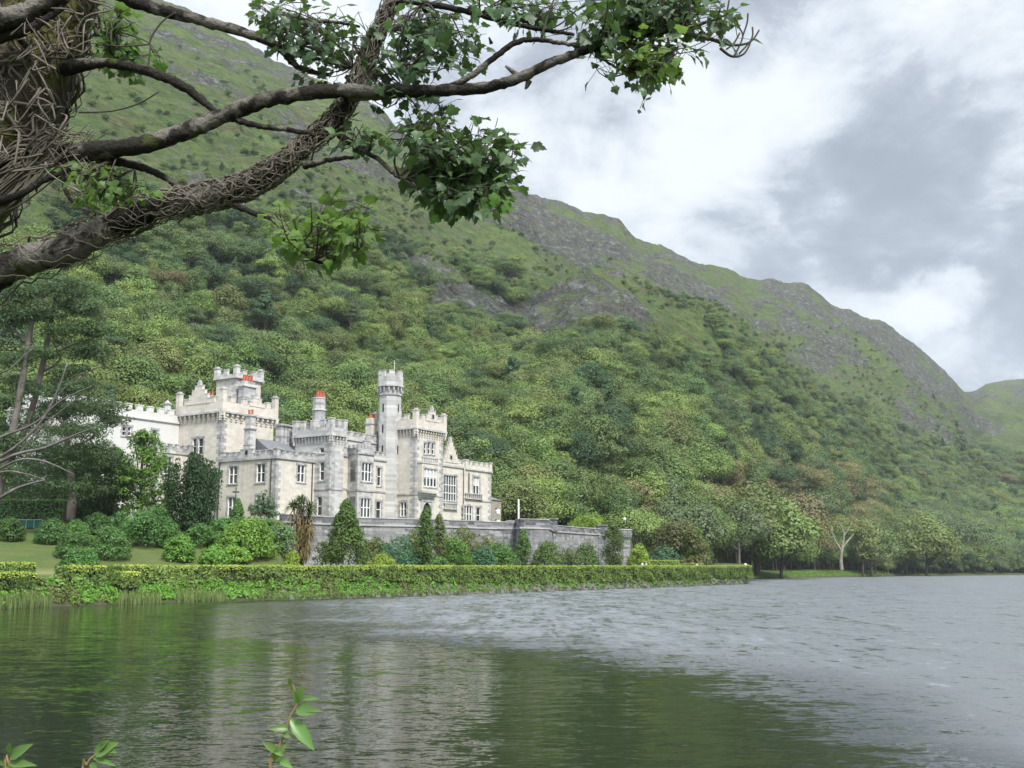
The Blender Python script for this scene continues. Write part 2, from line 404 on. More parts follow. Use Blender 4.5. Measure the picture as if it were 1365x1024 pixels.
def hill_fn(K, pos):
    p2 = K.mapping(pos, (1, .6, 1.6))
    n = K.noise(p2, .022, 6, .6); f = K.noise(p2, .16, 6, .68); ff = K.noise(pos, .55, 4, .7)
    g = K.mix(K.ramp(n, .35, .68), (.085, .13, .04), (.135, .185, .052))
    g = K.mix(K.ramp(K.noise(p2, .05, 4), .48, .64), g, (.125, .13, .058))
    g = K.mix(K.ramp(f, .42, .66), g, (.07, .105, .036))
    sk = K.noise(pos, .30, 7, .78, .3)
    g = K.mix(K.ramp(sk, .52, .62, 0, .7), g, (.045, .062, .026)); g = K.mix(K.ramp(sk, .42, .36), g, K.mix(.5, g, (.19, .20, .075)))
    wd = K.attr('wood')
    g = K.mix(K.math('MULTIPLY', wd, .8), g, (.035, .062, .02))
    r = K.mix(K.ramp(ff, .3, .7), (.03, .03, .03), (.145, .142, .135))
    r = K.mix(K.ramp(f, .5, .66), r, (.22, .215, .21))
    rk = K.attr('rock')
    geo = K.n('ShaderNodeNewGeometry')
    cr = K.noise(K.mapping(pos, (1, .7, 2.2), rot=(0, .5, .3)), .075, 7, .7, .6)
    m1 = K.math('ADD', K.math('ADD', K.math('MULTIPLY', rk, .62), K.math('MULTIPLY', K.attr('s'), .24)), K.math('MULTIPLY', K.math('SUBTRACT', cr, .5), 3.0))
    m1 = K.math('ADD', m1, K.math('MULTIPLY', K.math('SUBTRACT', ff, .5), 2.2))
    m1 = K.ramp(m1, .42, .56)
    return K.mix(K.math('MULTIPLY', m1, .9), g, r), K.math('ADD', K.math('ADD', K.math('MULTIPLY', f, .8), K.math('MULTIPLY', cr, 1.6)), K.math('MULTIPLY', ff, .35))
M_HILL = simple_mat('hillside_heath', hill_fn, rough=.95, spec=.1, bump=(1.0, 5.0))
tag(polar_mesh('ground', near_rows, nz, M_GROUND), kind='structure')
tag(polar_mesh('mountain', far_rows, hzz, M_HILL), kind='structure')
# ---- the bank the photographer and the near tree stand on
bx = np.linspace(-26, 26, 60); by = np.linspace(-30, 7, 50)
BX, BY = np.meshgrid(bx, by)
def bank_z(x, y): 
    return 1.3-2.6*sstep(-.5, 6.5, y)*1.0+.2*(vnoise(x*.6+40, y*.6+40)-.5)+.02*np.minimum(0, y)*-1
BZ = bank_z(BX, BY)
i_ = np.arange(49)[:, None]*60+np.arange(59)[None]
tag(link('near_ground', npmesh('near_ground', np.stack([BX, BY, BZ], -1).reshape(-1, 3), np.stack([i_, i_+1, i_+61, i_+60], -1).reshape(-1, 4), M_GROUND, smooth=True)), kind='structure')
# ================================================================ water
def water_mat():
    m, nt = newmat('lake_water'); K = NT(nt)
    o = K.n('ShaderNodeOutputMaterial'); pr = K.n('ShaderNodeBsdfPrincipled'); K.link(pr.outputs[0], o.inputs[0])
    pos = K.n('ShaderNodeNewGeometry').outputs['Position']
    sp = K.n('ShaderNodeSeparateXYZ'); K.link(pos, sp.inputs[0]); x, y = sp.outputs[0], sp.outputs[1]
    wob = K.math('MULTIPLY', K.math('SUBTRACT', K.noise(K.mapping(pos, (.5, 1.4, 1)), .05, 4), .5), 1.0)
    # wind-ruffled water lies out in the open lake, lee-side calm hugs the near bank
    ang = K.math('DIVIDE', x, K.math('ADD', y, 1.0))
    edge = K.math('ADD', WATER_A, K.math('MULTIPLY', ang, WATER_B))       # distance where the breeze starts, by bearing
    lr = K.math('LOGARITHM', K.math('DIVIDE', K.math('MAXIMUM', y, 1.0), K.math('MAXIMUM', edge, 4.0)), 2.0)
    ruf = K.ramp(K.math('ADD', lr, K.math('MULTIPLY', wob, 1.3)), -.5, .5)
    lee = K.ramp(K.math('ADD', ang, K.math('MULTIPLY', wob, .15)), -.36, -.05)
    ruf = K.math('MULTIPLY', ruf, lee)
    amp = K.math('ADD', WATER_CALM, K.math('MULTIPLY', ruf, WATER_RUF))
    def slope(scale, vec, rot, w_):
        nd = K.n('ShaderNodeTexNoise'); K.link(K.mapping(pos, vec, rot=(0, 0, rot)), nd.inputs['Vector'])
        nd.inputs['Scale'].default_value = scale; nd.inputs['Detail'].default_value = 3; nd.inputs['Roughness'].default_value = .6; nd.inputs['Distortion'].default_value = .4
        v = K.vmath('SUBTRACT', nd.outputs['Color'], (.5, .5, .5)); return K.vmath('MULTIPLY', v, (w_*.6, w_, 0))
    v = K.vmath('ADD', slope(1.5, (.7, 1.5, 1), .3, 1.0), slope(5.0, (.8, 1.6, 1), -.25, 1.1))
    v = K.vmath('ADD', v, slope(.45, (.5, 1.4, 1), .15, .25)); v = K.vmath('ADD', v, slope(13.0, (.9, 1.5, 1), .1, .6))
    gl = K.vmath('ADD', slope(1.0, (2.2, .42, 1), .08, 1.0), slope(.42, (1.5, .3, 1), -.06, .75))   # gusts: streaks of steeper water
    rb = K.n('ShaderNodeCombineXYZ')
    for q in (0, 1): K.link(ruf, rb.inputs[q])
    v = K.vmath('ADD', v, K.vmath('MULTIPLY', gl, rb.outputs[0]))
    cb = K.n('ShaderNodeCombineXYZ')
    for q in (0, 1): K.link(amp, cb.inputs[q])
    v = K.vmath('MULTIPLY', v, cb.outputs[0])
    tl = K.n('ShaderNodeCombineXYZ'); K.link(K.math('MULTIPLY', ruf, -WATER_TILT), tl.inputs[1]); tl.inputs[2].default_value = 1.0   # ruffled area leaned to the camera side so it mirrors brighter sky
    nn_ = K.vmath('NORMALIZE', K.vmath('ADD', v, tl.outputs[0])); K.link(nn_, pr.inputs['Normal']); K.link(nn_, pr.inputs['Coat Normal'])
    K.link(K.math('MULTIPLY', ruf, 1.0), pr.inputs['Coat Weight']); pr.inputs['Coat IOR'].default_value = 3.6; pr.inputs['Coat Roughness'].default_value = .08  # second reflective layer added to brighten the ruffled water
    pr.inputs['Base Color'].default_value = (.008, .013, .007, 1)
    pr.inputs['IOR'].default_value = 1.333; pr.inputs['Specular IOR Level'].default_value = .28
    K.link(K.math('ADD', .03, K.math('MULTIPLY', K.ramp(y, 30, 400), .16)), pr.inputs['Roughness'])
    return m
M_WATER = water_mat()
tag(link('water', npmesh('water', [(-2500,-200,0),(3500,-200,0),(3500,4500,0),(-2500,4500,0)], [(0,1,2,3)], M_WATER)), kind='structure')
# ================================================================ trees of the wood
def crown_blobs(rng, kind):
    c = []
    n = {'round': 46, 'spreading': 44, 'conical': 40, 'ragged': 34}[kind]
    for i in range(n):
        if kind == 'conical':
            h = rng.random()**.8; a = rng.random()*6.283; r = (1-h)*.30*(.55+.45*rng.random())
            c.append((math.cos(a)*r, math.sin(a)*r, .12+h*.85, .035+.075*(1-h)))
        else:
            d = rand_unit(rng, 1)[0]; d[2] = abs(d[2])*(1.4 if kind != 'spreading' else 1.15)-(.5 if kind != 'spreading' else .3); q = .55+.45*rng.random()**.5
            if kind == 'round': R = (.37, .37, .46); zc = .5; br = .13
            elif kind == 'spreading': R = (.52, .52, .34); zc = .58; br = .13
            else: R = (.36, .36, .46); zc = .52; br = .095
            w_ = 1+.22*math.sin(3*math.atan2(d[1], d[0])+i*.01)
            c.append((d[0]*R[0]*q*w_, d[1]*R[1]*q*w_, zc+d[2]*R[2]*q, br*(.75+.6*rng.random())))
    return np.array(c)
def trunk_mb(rng, kind, blobs):
    m = MB(); top = {'conical': .95, 'round': .6, 'spreading': .55, 'ragged': .7}[kind]
    pts = [(0,0,-.06), (.004,.003,.1), (.012*rng.normal(),.01,.3), (.015*rng.normal(), .015*rng.normal(), top)]
    pts = smooth_path(pts, 2); m.tube(pts, np.linspace(.026, .008, len(pts)), 6)
    if kind != 'conical':
        for k in range(7):
            bb = blobs[rng.integers(len(blobs))]; z0 = .18+.3*rng.random()
            e = Vector(bb[:3]); s = Vector((0, 0, z0)); mid = (s+e)/2+Vector((0, 0, -.03))
            m.tube([s, mid, e], [.011, .008, .003], 4)
    return m
SHAPES = [('round', 1), ('round', 2), ('spreading', 3), ('ragged', 4), ('conical', 5)]
TREE = {}
for kind, sd_ in SHAPES:
    rng = np.random.default_rng(100+sd_); bl = crown_blobs(rng, kind)
    per = {'round': 125, 'spreading': 170, 'ragged': 90, 'conical': 100}[kind]
    Pn, Nn, S, tint = clump_leaves(rng, bl[:, :3], bl[:, 3]*1.25, per, .030 if kind != 'spreading' else .026, up=.3, flat=.8, jitter=.13)
    V, F = leaf_geo(Pn, Nn, S, rng, .75)
    cd = Pn-np.array([0, 0, .32]); cd /= np.linalg.norm(cd, axis=1)[:, None]+1e-6
    nv = Nn*.75+cd*.35; nv /= np.linalg.norm(nv, axis=1)[:, None]; nv = np.repeat(nv, 4, 0)
    bl2 = bl; tm = trunk_mb(rng, kind, bl)
    tv = np.array(tm.v); tf = np.array([f for f in tm.f if len(f) == 4])
    tn_ = tv*np.array([1, 1, 0.])+1e-4; tn_ /= np.linalg.norm(tn_, axis=1)[:, None]
    TREE[(kind, sd_)] = (V, F, tint, tv, tf, nv, tn_)
_tc = {}
def tree_mesh(shape, tone, what):
    key = (shape, tone, what)
    if key not in _tc:
        V, F, tint, tv, tf, nv, tn_ = TREE[shape]
        bm_ = M_BARK_PALE if tone in ('grey green', 'russet brown') else M_BARK
        if what == 'crown': _tc[key] = npmesh('crown', V, F, TM[tone], tint=tint, smooth=True, normals=nv)
        elif what == 'trunk': _tc[key] = npmesh('trunk', tv, tf, bm_, smooth=True)
        else: _tc[key] = npmesh('tree', np.concatenate([V, tv]), np.concatenate([F, tf+len(V)]), [TM[tone], bm_],
                                 np.r_[np.zeros(len(F)), np.ones(len(tf))], tint=np.r_[tint, np.full(len(tv), .5)], smooth=True, normals=np.concatenate([nv, tn_]))
    return _tc[key]
rng = np.random.default_rng(5)
cand = []                                                   # px, X, Y, Z, height, shape index, tone
def tone_pick(px, py, X, Y, r):
    n = fbm(X/60+11, Y/60+5, 3); 
    br = math.exp(-(((px-1000)/130)**2+((py-650)/38)**2))+math.exp(-(((px-1110)/40)**2+((py-690)/30)**2))
    if r < br*.5: return 'russet brown'
    if px > 1180 and r < .35: return 'grey green'
    if py < 470 and px > 560: pb = (.24, .45, .12, .13, .0, .06)
    elif n > .56: pb = (.45, .27, .06, .2, .0, .02)
    elif n < .44: pb = (.08, .40, .35, .08, .0, .09)
    else: pb = (.24, .40, .16, .13, .01, .06)
    return list(TONES)[int(np.searchsorted(np.cumsum(pb), (r*7.77) % 1*.999))]
ys = []
step = 5.6
gx, gy = np.meshgrid(np.arange(-420, 1150, step), np.arange(180, 1250, step))
gx = (gx+rng.uniform(-.5, .5, gx.shape)*step*.9).ravel(); gy = (gy+rng.uniform(-.5, .5, gy.shape)*step*.9).ravel()
z_ = np.full(gx.shape, 20.0)
for _ in range(6):
    pg = 682.5+F_PX*gx/(gy*CT+(z_-EYE)*ST)
    inh = gy >= D0f(pg)
    z_ = np.where(inh, hill_z(pg, gy)[0], ground_z(pg, gy))
pg, yg = proj(gx, gy, z_)
wd = wood(pg, gy, z_); hh, rk_, s_ = hill_z(pg, gy)
ok = (pg > -250) & (pg < 1600) & (gy > D0f(pg)-np.where(pg > 900, 26, np.where(pg > 645, 10, -4))) & (gy > Wf(pg)+5) & (s_ < .85)
scr = fbm(gx/20, gy/20, 3)
keep = ok & ((rng.random(gx.shape) < wd*1.0) & (rk_ < .8) | (rng.random(gx.shape) < .75*sstep(.40, .54, scr)*(1-sstep(.35, .9, s_))*(rk_ < .7)))
idx = np.nonzero(keep)[0]
low = 1-sstep(.0, .22, s_)
for i in idx:
    p = pg[i]
    full = wd[i] > .3
    hgt = (6.6+3.2*rng.random() if full else 2.4+2.0*rng.random())+ (3.5+5.0*rng.random())*low[i]*full
    if p > 640: hgt += (5+4*rng.random())*low[i]*full*(1 if p > 860 else .35)
    if full: hgt = min(hgt*math.exp(.2*rng.normal()), 13.5 if p < 860 else 17)
    if gy[i] > 550 and full: hgt *= 1.15
    # thin out where big trees stand close
    if hgt > 9 and rng.random() < .5*min(1, (hgt-9)/8): continue
    r = rng.random()
    tn = tone_pick(p, yg[i]-hgt*F_PX/gy[i]*.6, gx[i], gy[i], rng.random())
    q = rng.random()
    if tn == 'dark green' and q < .3: sh = 4
    elif tn == 'russet brown': sh = 2 if q < .6 else 3
    else: sh = 0 if q < .38 else 1 if q < .7 else 2 if q < .88 else 3
    if sh == 4: hgt *= 1.2
    cand.append([p, gx[i], gy[i], z_[i], hgt, sh, tn])
# a few trees the photograph shows on their own
for p, y, Yd, hpx, sh, tn in TREES_PLACED:
    Yd = Yd or float(Wf(p))+7
    z = float(ground_z(p, Yd)) if Yd < D0f(p) else float(hill_z(p, Yd)[0])
    top = at(p, y, Yd).z
    cand.append([p, float(kx(p, z, Yd)), Yd, z, max(3.0, top-z)/(.97 if sh != 2 else .93), sh, tn])
cand.sort(key=lambda c: c[2])
# how much of each one shows: front to back on a coarse grid
CELL = 3.0; cov = np.zeros((int(1024/CELL)+1, int(1365/CELL)+1), bool)
def cover(x0, x1, y0, y1):
    cov[max(0, int(y0/CELL)):max(0, int(y1/CELL)), max(0, int(x0/CELL)):max(0, int(x1/CELL))] = True
for q in ((150,235,560,760),(234,368,512,760),(368,420,590,760),(415,510,560,760),(506,535,495,760),(528,592,545,760),(592,653,612,760),(300,350,495,760),(0,140,400,760),(0,995,752,1024),(0,230,690,760),(420,840,700,1024),(0,1365,772,1024),(855,945,700,1024)): cover(*q)
show = []
for c in cand:
    p, X, Y, Z, h, sh, tn = c
    wdt = {0:.42, 1:.42, 2:.55, 3:.4, 4:.25}[sh]*h
    px0, pz = proj(X, Y, Z+.55*h); sc_ = F_PX/Y
    a0, a1 = int((px0-wdt*sc_)/CELL), int((px0+wdt*sc_)/CELL)+1
    b0, b1 = int((pz-.42*h*sc_)/CELL), int((pz+.38*h*sc_)/CELL)+1
    a0, b0 = max(0, a0), max(0, b0); n = 0
    if a1 > a0 and b1 > b0 and a0 < cov.shape[1] and b0 < cov.shape[0]:
        sub = cov[b0:b1, a0:a1]; n = int((~sub).sum())*.75; sub[:] = True
    show.append(n)
order = np.argsort(-np.array(show))
LEAD = set(int(i) for i in order[:290] if show[int(i)] > 4)
BANDS = [(150,'at the edge of the castle'),(235,'behind the white side wing'),(310,'behind the block with the stepped gable'),(365,'behind the square chimney tower'),(430,'behind the chimney with red pots'),(510,'behind the bay-windowed range'),(545,'behind the flag turret'),(600,'behind the square entrance tower'),(660,'behind the far end of the castle'),(720,'above the white pole'),(790,'above the terrace wall'),(850,"above the terrace wall's corner turret"),(920,'above the round garden tree'),(1000,'above the end of the long hedge'),(1070,'above the lakeside lawn'),(1130,'near the bleached bare tree'),(1190,'past the lakeside lawn'),(1260,'on the far shore'),(1320,'under the gap in the ridge'),(1500,'at the far edge of the lake')]
SHN = {0:'round-crowned', 1:'domed', 2:'wide-spreading', 3:'ragged', 4:'pointed conifer'}
ROOT = {}
def tree_label(c):
    p, X, Y, Z, h, sh, tn = c
    band = next(t for x, t in BANDS if p < x)
    lead = f"{tn} {SHN[sh]}" + ('' if sh == 4 else ' tree')
    D0_ = float(D0f(p)); py = proj(X, Y, Z+.6*h)[1]
    if Y < D0_+25: w_ = 'at the slope foot'
    elif py > 600: w_ = 'low in the wood'
    elif py > 520: w_ = 'midway up the slope'
    elif py > 430: w_ = 'high on the slope'
    else: w_ = 'in the topmost scrub'
    return lead, w_+' '+band
small_src = {}
rest = []
lead_sorted = sorted(LEAD, key=lambda i: -show[i])
seenlab = {}
for rank, i in enumerate(lead_sorted):
    c = cand[i]; p, X, Y, Z, h, sh, tn = c
    rot = random.Random(i).uniform(0, 6.28); wsc = h*random.Random(i+1).uniform(.95, 1.25)
    nm = 'conifer_tree' if sh == 4 else 'broadleaf_tree'
    shp = SHAPES[sh]
    if rank < 110:
        o = empty(nm, (X, Y, Z)); 
        a_ = link('crown', tree_mesh(shp, tn, 'crown'), o); t_ = link('trunk', tree_mesh(shp, tn, 'trunk'), o)
    else:
        o = link(nm, tree_mesh(shp, tn, 'joined'), None, (X, Y, Z)); small_src.setdefault((sh, tn), o)
    o.location = (X, Y, Z-.02*h); o.rotation_euler = (0, 0, rot); o.scale = (wsc, wsc, h)
    ld, wh = tree_label(c)
    seenlab.setdefault(ld+' '+wh, []).append((o, h*F_PX/Y))
    tag(o, ld+' '+wh, 'tree', 'trees of the hillside wood')
for lb, os_ in seenlab.items():                              # same words for several: tell them apart by size
    if len(os_) > 1:
        os_.sort(key=lambda q: -q[1])
        os_[0][0]['label'] = 'tallest '+lb
        os_[-1][0]['label'] = 'smallest '+lb
for i, c in enumerate(cand):
    if i not in LEAD: rest.append(c)
# the rest of the wood: one mass, scattered from the trees above
srcs = list(small_src.items()); keys = [k for k, _ in srcs]
def src_for(sh, tn):
    if (sh, tn) in small_src: return keys.index((sh, tn))
    alt = [i for i, k in enumerate(keys) if k[1] == tn] or list(range(len(keys)))
    return alt[(sh*7) % len(alt)]
rv = np.array([[c[1], c[2], c[3]-.03*c[4]] for c in rest])
me = bpy.data.meshes.new('hillside_wood'); me.vertices.add(len(rv)); me.vertices.foreach_set('co', rv.astype(np.float32).ravel())
a = me.attributes.new('pick', 'INT', 'POINT'); a.data.foreach_set('value', np.array([src_for(c[5], c[6]) for c in rest], np.int32))
rr = np.random.default_rng(3)
rot = np.zeros((len(rv), 3), np.float32); rot[:, 2] = rr.uniform(0, 6.28, len(rv))
a = me.attributes.new('turn', 'FLOAT_VECTOR', 'POINT'); a.data.foreach_set('vector', rot.ravel())
hs = np.array([c[4] for c in rest]); ws = hs*rr.uniform(.95, 1.35, len(hs))
a = me.attributes.new('size', 'FLOAT_VECTOR', 'POINT'); a.data.foreach_set('vector', np.stack([ws, ws, hs], 1).astype(np.float32).ravel())
woodo = link('hillside_wood', me); tag(woodo, 'dense green wood covering the lower slopes of the mountain', 'wood', kind='stuff')
ng = bpy.data.node_groups.new('wood_scatter', 'GeometryNodeTree')
ng.interface.new_socket('Geometry', in_out='INPUT', socket_type='NodeSocketGeometry'); ng.interface.new_socket('Geometry', in_out='OUTPUT', socket_type='NodeSocketGeometry')
gi = ng.nodes.new('NodeGroupInput'); go = ng.nodes.new('NodeGroupOutput'); gti = ng.nodes.new('GeometryNodeGeometryToInstance')
for k, o in reversed(srcs):
    n = ng.nodes.new('GeometryNodeObjectInfo'); n.inputs['Object'].default_value = o; n.transform_space = 'ORIGINAL'
    n.inputs['As Instance'].default_value = False
    ng.links.new(n.outputs['Geometry'], gti.inputs[0])
iop = ng.nodes.new('GeometryNodeInstanceOnPoints'); iop.inputs['Pick Instance'].default_value = True
def nattr(nm, ty):
    n = ng.nodes.new('GeometryNodeInputNamedAttribute'); n.data_type = ty; n.inputs['Name'].default_value = nm
    return next(s for s in n.outputs if s.enabled and s.name == 'Attribute')
ng.links.new(gi.outputs[0], iop.inputs['Points']); ng.links.new(gti.outputs[0], iop.inputs['Instance'])
ng.links.new(nattr('pick', 'INT'), iop.inputs['Instance Index']); 
e2r = ng.nodes.new('FunctionNodeEulerToRotation'); ng.links.new(nattr('turn', 'FLOAT_VECTOR'), e2r.inputs[0]); ng.links.new(e2r.outputs[0], iop.inputs['Rotation'])
ng.links.new(nattr('size', 'FLOAT_VECTOR'), iop.inputs['Scale']); ng.links.new(iop.outputs[0], go.inputs[0])
md = woodo.modifiers.new('scatter', 'NODES'); md.node_group = ng
print('WOOD', len(cand), len(LEAD), len(rest), len(srcs))
# ================================================================ castle
A_ = math.radians(57.5); UX, UY = math.cos(A_), math.sin(A_); VX, VY = -UY, UX
def W3(u, v, z): return (u*UX+v*VX, u*UY+v*VY, z)
def hitF(px, py, v):
    x, d, z = ray(px, py); t = v/(x*VX+d*VY); return float(t*(x*UX+d*UY)), float(EYE+t*z)
def hitL(px, py, u):
    x, d, z = ray(px, py); t = u/(x*UX+d*UY); return float(t*(x*VX+d*VY)), float(EYE+t*z)
def stone(name, base, dark, light, blocks=0.0, stain=.5, mortar=None):
    def fn(K, pos):
        d = K.math('ADD', K.vmath('DOT_PRODUCT', pos, (UX+VX, UY+VY, 0)), 0)
        s = K.n('ShaderNodeSeparateXYZ'); K.link(pos, s.inputs[0])
        c = K.n('ShaderNodeCombineXYZ'); K.link(d, c.inputs[0]); K.link(s.outputs[2], c.inputs[1])
        br = K.n('ShaderNodeTexBrick'); K.link(c.outputs[0], br.inputs['Vector'])
        br.inputs['Scale'].default_value = 1; br.inputs['Brick Width'].default_value = .95; br.inputs['Row Height'].default_value = .42
        br.inputs['Mortar Size'].default_value = .018; br.inputs['Bias'].default_value = 0
        br.inputs['Color1'].default_value = c4(dark); br.inputs['Color2'].default_value = c4(light); br.inputs['Mortar'].default_value = c4(mortar or base)
        col = K.mix(blocks, base, br.outputs[0])
        n = K.noise(K.mapping(pos, (1, 1, .22)), .9, 5, .62); f = K.noise(pos, 2.2, 5, .7)
        col = K.mix(K.math('MULTIPLY', K.ramp(n, .45, .72), stain), col, tuple(q*.55 for q in base))
        col = K.mix(K.ramp(f, .35, .75, 0, .35), col, light)
        return col, f
    return simple_mat(name, fn, rough=.9, spec=.15, bump=(.25, .05))
M_LIME = stone('pale_limestone', (0.576, 0.528, 0.452), (0.416, 0.388, 0.344), (0.656, 0.620, 0.560), .5, .42)
M_WHITE = stone('white_render', (0.590, 0.583, 0.562), (0.533, 0.526, 0.504), (0.619, 0.612, 0.598), .2, .2)
M_GREY = stone('grey_dressed_stone', (0.352, 0.348, 0.344), (0.192, 0.192, 0.200), (0.496, 0.488, 0.480), .85, .4)
M_LGREY = stone('light_grey_stone', (0.448, 0.440, 0.416), (0.240, 0.240, 0.244), (0.592, 0.584, 0.560), .7, .45)
M_TERR = stone('terrace_stone', (.13, .13, .14), (.06, .06, .07), (.30, .30, .305), .85, .6, (.08, .08, .09))
M_SLATE = simple_mat('roof_slate', lambda K, p: K.mix(K.noise(p, 2, 4), (.09, .095, .105), (.2, .205, .215)), .7)
M_LEAD = simple_mat('lead_flashing', (.5, .53, .56), .5)
M_FRAME = simple_mat('white_painted_wood', (.82, .82, .8), .5)
M_GLASS = simple_mat('window_glass', lambda K, p: K.mix(K.ramp(K.noise(p, .55, 2), .4, .6), (.012, .014, .017), (.05, .055, .06)), .06, .6)
M_CURT = simple_mat('net_curtain', (.5, .5, .48), .8)
M_POT = simple_mat('terracotta', lambda K, p: K.mix(K.noise(p, 3, 3), (.34, .085, .045), (.43, .13, .07)), .7)
M_IRON = simple_mat('dark_iron', (.05, .05, .052), .6)
M_WPAINT = simple_mat('white_paint', (.82, .82, .82), .5)
M_DARK = simple_mat('dark_interior', (.012, .012, .013), .9)
CZ = 9.2
CORG = W3(123.5, 113, CZ)
castle = empty('castle', CORG)
tag(castle, 'pale limestone castle with battlements, square towers and a tall flag turret', 'castle')
def part(mb, name, mats, parent=None): return mb.build(name, mats, parent or castle, CORG)
def bx(mb, u0, u1, v0, v1, z0, z1, mi=0):
    mb.hexa([W3(u0,v0,z0), W3(u1,v0,z0), W3(u1,v1,z0), W3(u0,v1,z0), W3(u0,v0,z1), W3(u1,v0,z1), W3(u1,v1,z1), W3(u0,v1,z1)], mi)
def face_pt(pl, c, a, dep, z):                              # point on a wall face: along, depth inwards
    return W3(a, c+dep, z) if pl == 'F' else W3(c+dep, a, z)
def wall_face(mb, pl, c, a0, a1, z0, z1, holes, rec=.28):
    As = sorted({a0, a1, *[q for h in holes for q in h[:2]]}); Zs = sorted({z0, z1, *[q for h in holes for q in h[2:4]]})
    for i in range(len(As)-1):
        for j in range(len(Zs)-1):
            am, zm = (As[i]+As[i+1])/2, (Zs[j]+Zs[j+1])/2
            if any(h[0] < am < h[1] and h[2] < zm < h[3] for h in holes): continue
            q = [face_pt(pl, c, *t) for t in ((As[i], 0, Zs[j]), (As[i+1], 0, Zs[j]), (As[i+1], 0, Zs[j+1]), (As[i], 0, Zs[j+1]))]
            mb.add(q, [(0, 1, 2, 3) if pl == 'F' else (3, 2, 1, 0)])
    for b0, b1, y0, y1 in [h[:4] for h in holes]:
        r = [(b0, y0), (b1, y0), (b1, y1), (b0, y1)]
        for k in range(4):
            p, q = r[k], r[(k+1) % 4]
            mb.add([face_pt(pl, c, p[0], 0, p[1]), face_pt(pl, c, q[0], 0, q[1]), face_pt(pl, c, q[0], rec, q[1]), face_pt(pl, c, p[0], rec, p[1])], [(0, 1, 2, 3)])
def pbox(mb, pl, c, a0, a1, d0, d1, z0, z1, mi=0):          # box on a wall face, depth d0..d1 (negative = proud)
    if pl == 'F': bx(mb, a0, a1, c+d0, c+d1, z0, z1, mi)
    else: bx(mb, c+d0, c+d1, a0, a1, z0, z1, mi)
def window(pl, c, rect, lights, parent, trans=(.52,), dress=M_GREY, arch=False, curtain=0.0, sw=.26, name='window', fr=.085):
    a0, a1, z0, z1 = rect; mb = MB()
    # stone dressings, proud of the wall and butted round the opening
    for k in range(max(3, int((z1-z0)/.42))):
        n_ = max(3, int((z1-z0)/.42)); h0 = z0+(z1-z0)*k/n_; h1 = z0+(z1-z0)*(k+1)/n_-.015; e = sw*(1.45 if k % 2 else .9)
        pbox(mb, pl, c, a0-e, a0-.002, -.04, .1, h0, h1, 2); pbox(mb, pl, c, a1+.002, a1+e, -.04, .1, h0, h1, 2)
    pbox(mb, pl, c, a0-sw*1.3, a1+sw*1.3, -.055, .1, z1+.003, z1+.3, 2)
    pbox(mb, pl, c, a0-sw*1.2, a1+sw*1.2, -.10, .1, z0-.2, z0-.003, 2)
    # glass and frame in the reveal
    pbox(mb, pl, c, a0, a1, .20, .24, z0, z1, 1)
    f = fr; d0, d1 = .10, .196
    pbox(mb, pl, c, a0+.002, a0+f, d0, d1, z0+.002, z1-.002, 0); pbox(mb, pl, c, a1-f, a1-.002, d0, d1, z0+.002, z1-.002, 0)
    pbox(mb, pl, c, a0+f, a1-f, d0, d1, z0+.002, z0+f, 0); pbox(mb, pl, c, a0+f, a1-f, d0, d1, z1-f, z1-.002, 0)
    wl = (a1-a0)/lights
    for k in range(1, lights): pbox(mb, pl, c, a0+wl*k-f*.9, a0+wl*k+f*.9, d0-.02, d1, z0+f+.002, z1-f-.002, 0)
    for t in trans:
        zt = z0+(z1-z0)*t
        for k in range(lights):
            l0 = a0+wl*k+(f if k == 0 else f*.9); l1 = a0+wl*(k+1)-(f if k == lights-1 else f*.9)
            pbox(mb, pl, c, l0, l1, d0+.01, d1, zt-.05, zt+.05, 0)
    if curtain:
        for k in range(lights):
            l0 = a0+wl*k+f; l1 = a0+wl*(k+1)-f
            pbox(mb, pl, c, l0+.01, l1-.01, .197, .199, z1-f-(z1-z0-2*f)*curtain, z1-f-.01, 3)
    return part(mb, name, [M_FRAME, M_GLASS, dress, M_CURT], parent)
def quoin(mb, u, v, z0, z1, su=1, sv=1, st=.55, mi=0):
    k = 0; z = z0
    while z < z1-.1:
        h = min(st, z1-z); a, b = (.95, .5) if k % 2 else (.5, .95)
        us = sorted((u-.035*su, u+a*su)); vs = sorted((v-.035*sv, v+b*sv))
        bx(mb, us[0], us[1], vs[0], vs[1], z+.01, z+h-.012, mi); z += st; k += 1
def merlon(mb, u0, u1, v0, v1, z0, z1, mi=0):
    bx(mb, u0, u1, v0, v1, z0, z1, mi)
    bx(mb, u0-.06, u1+.06, v0-.06, v1+.06, z1+.001, z1+.14, 1)
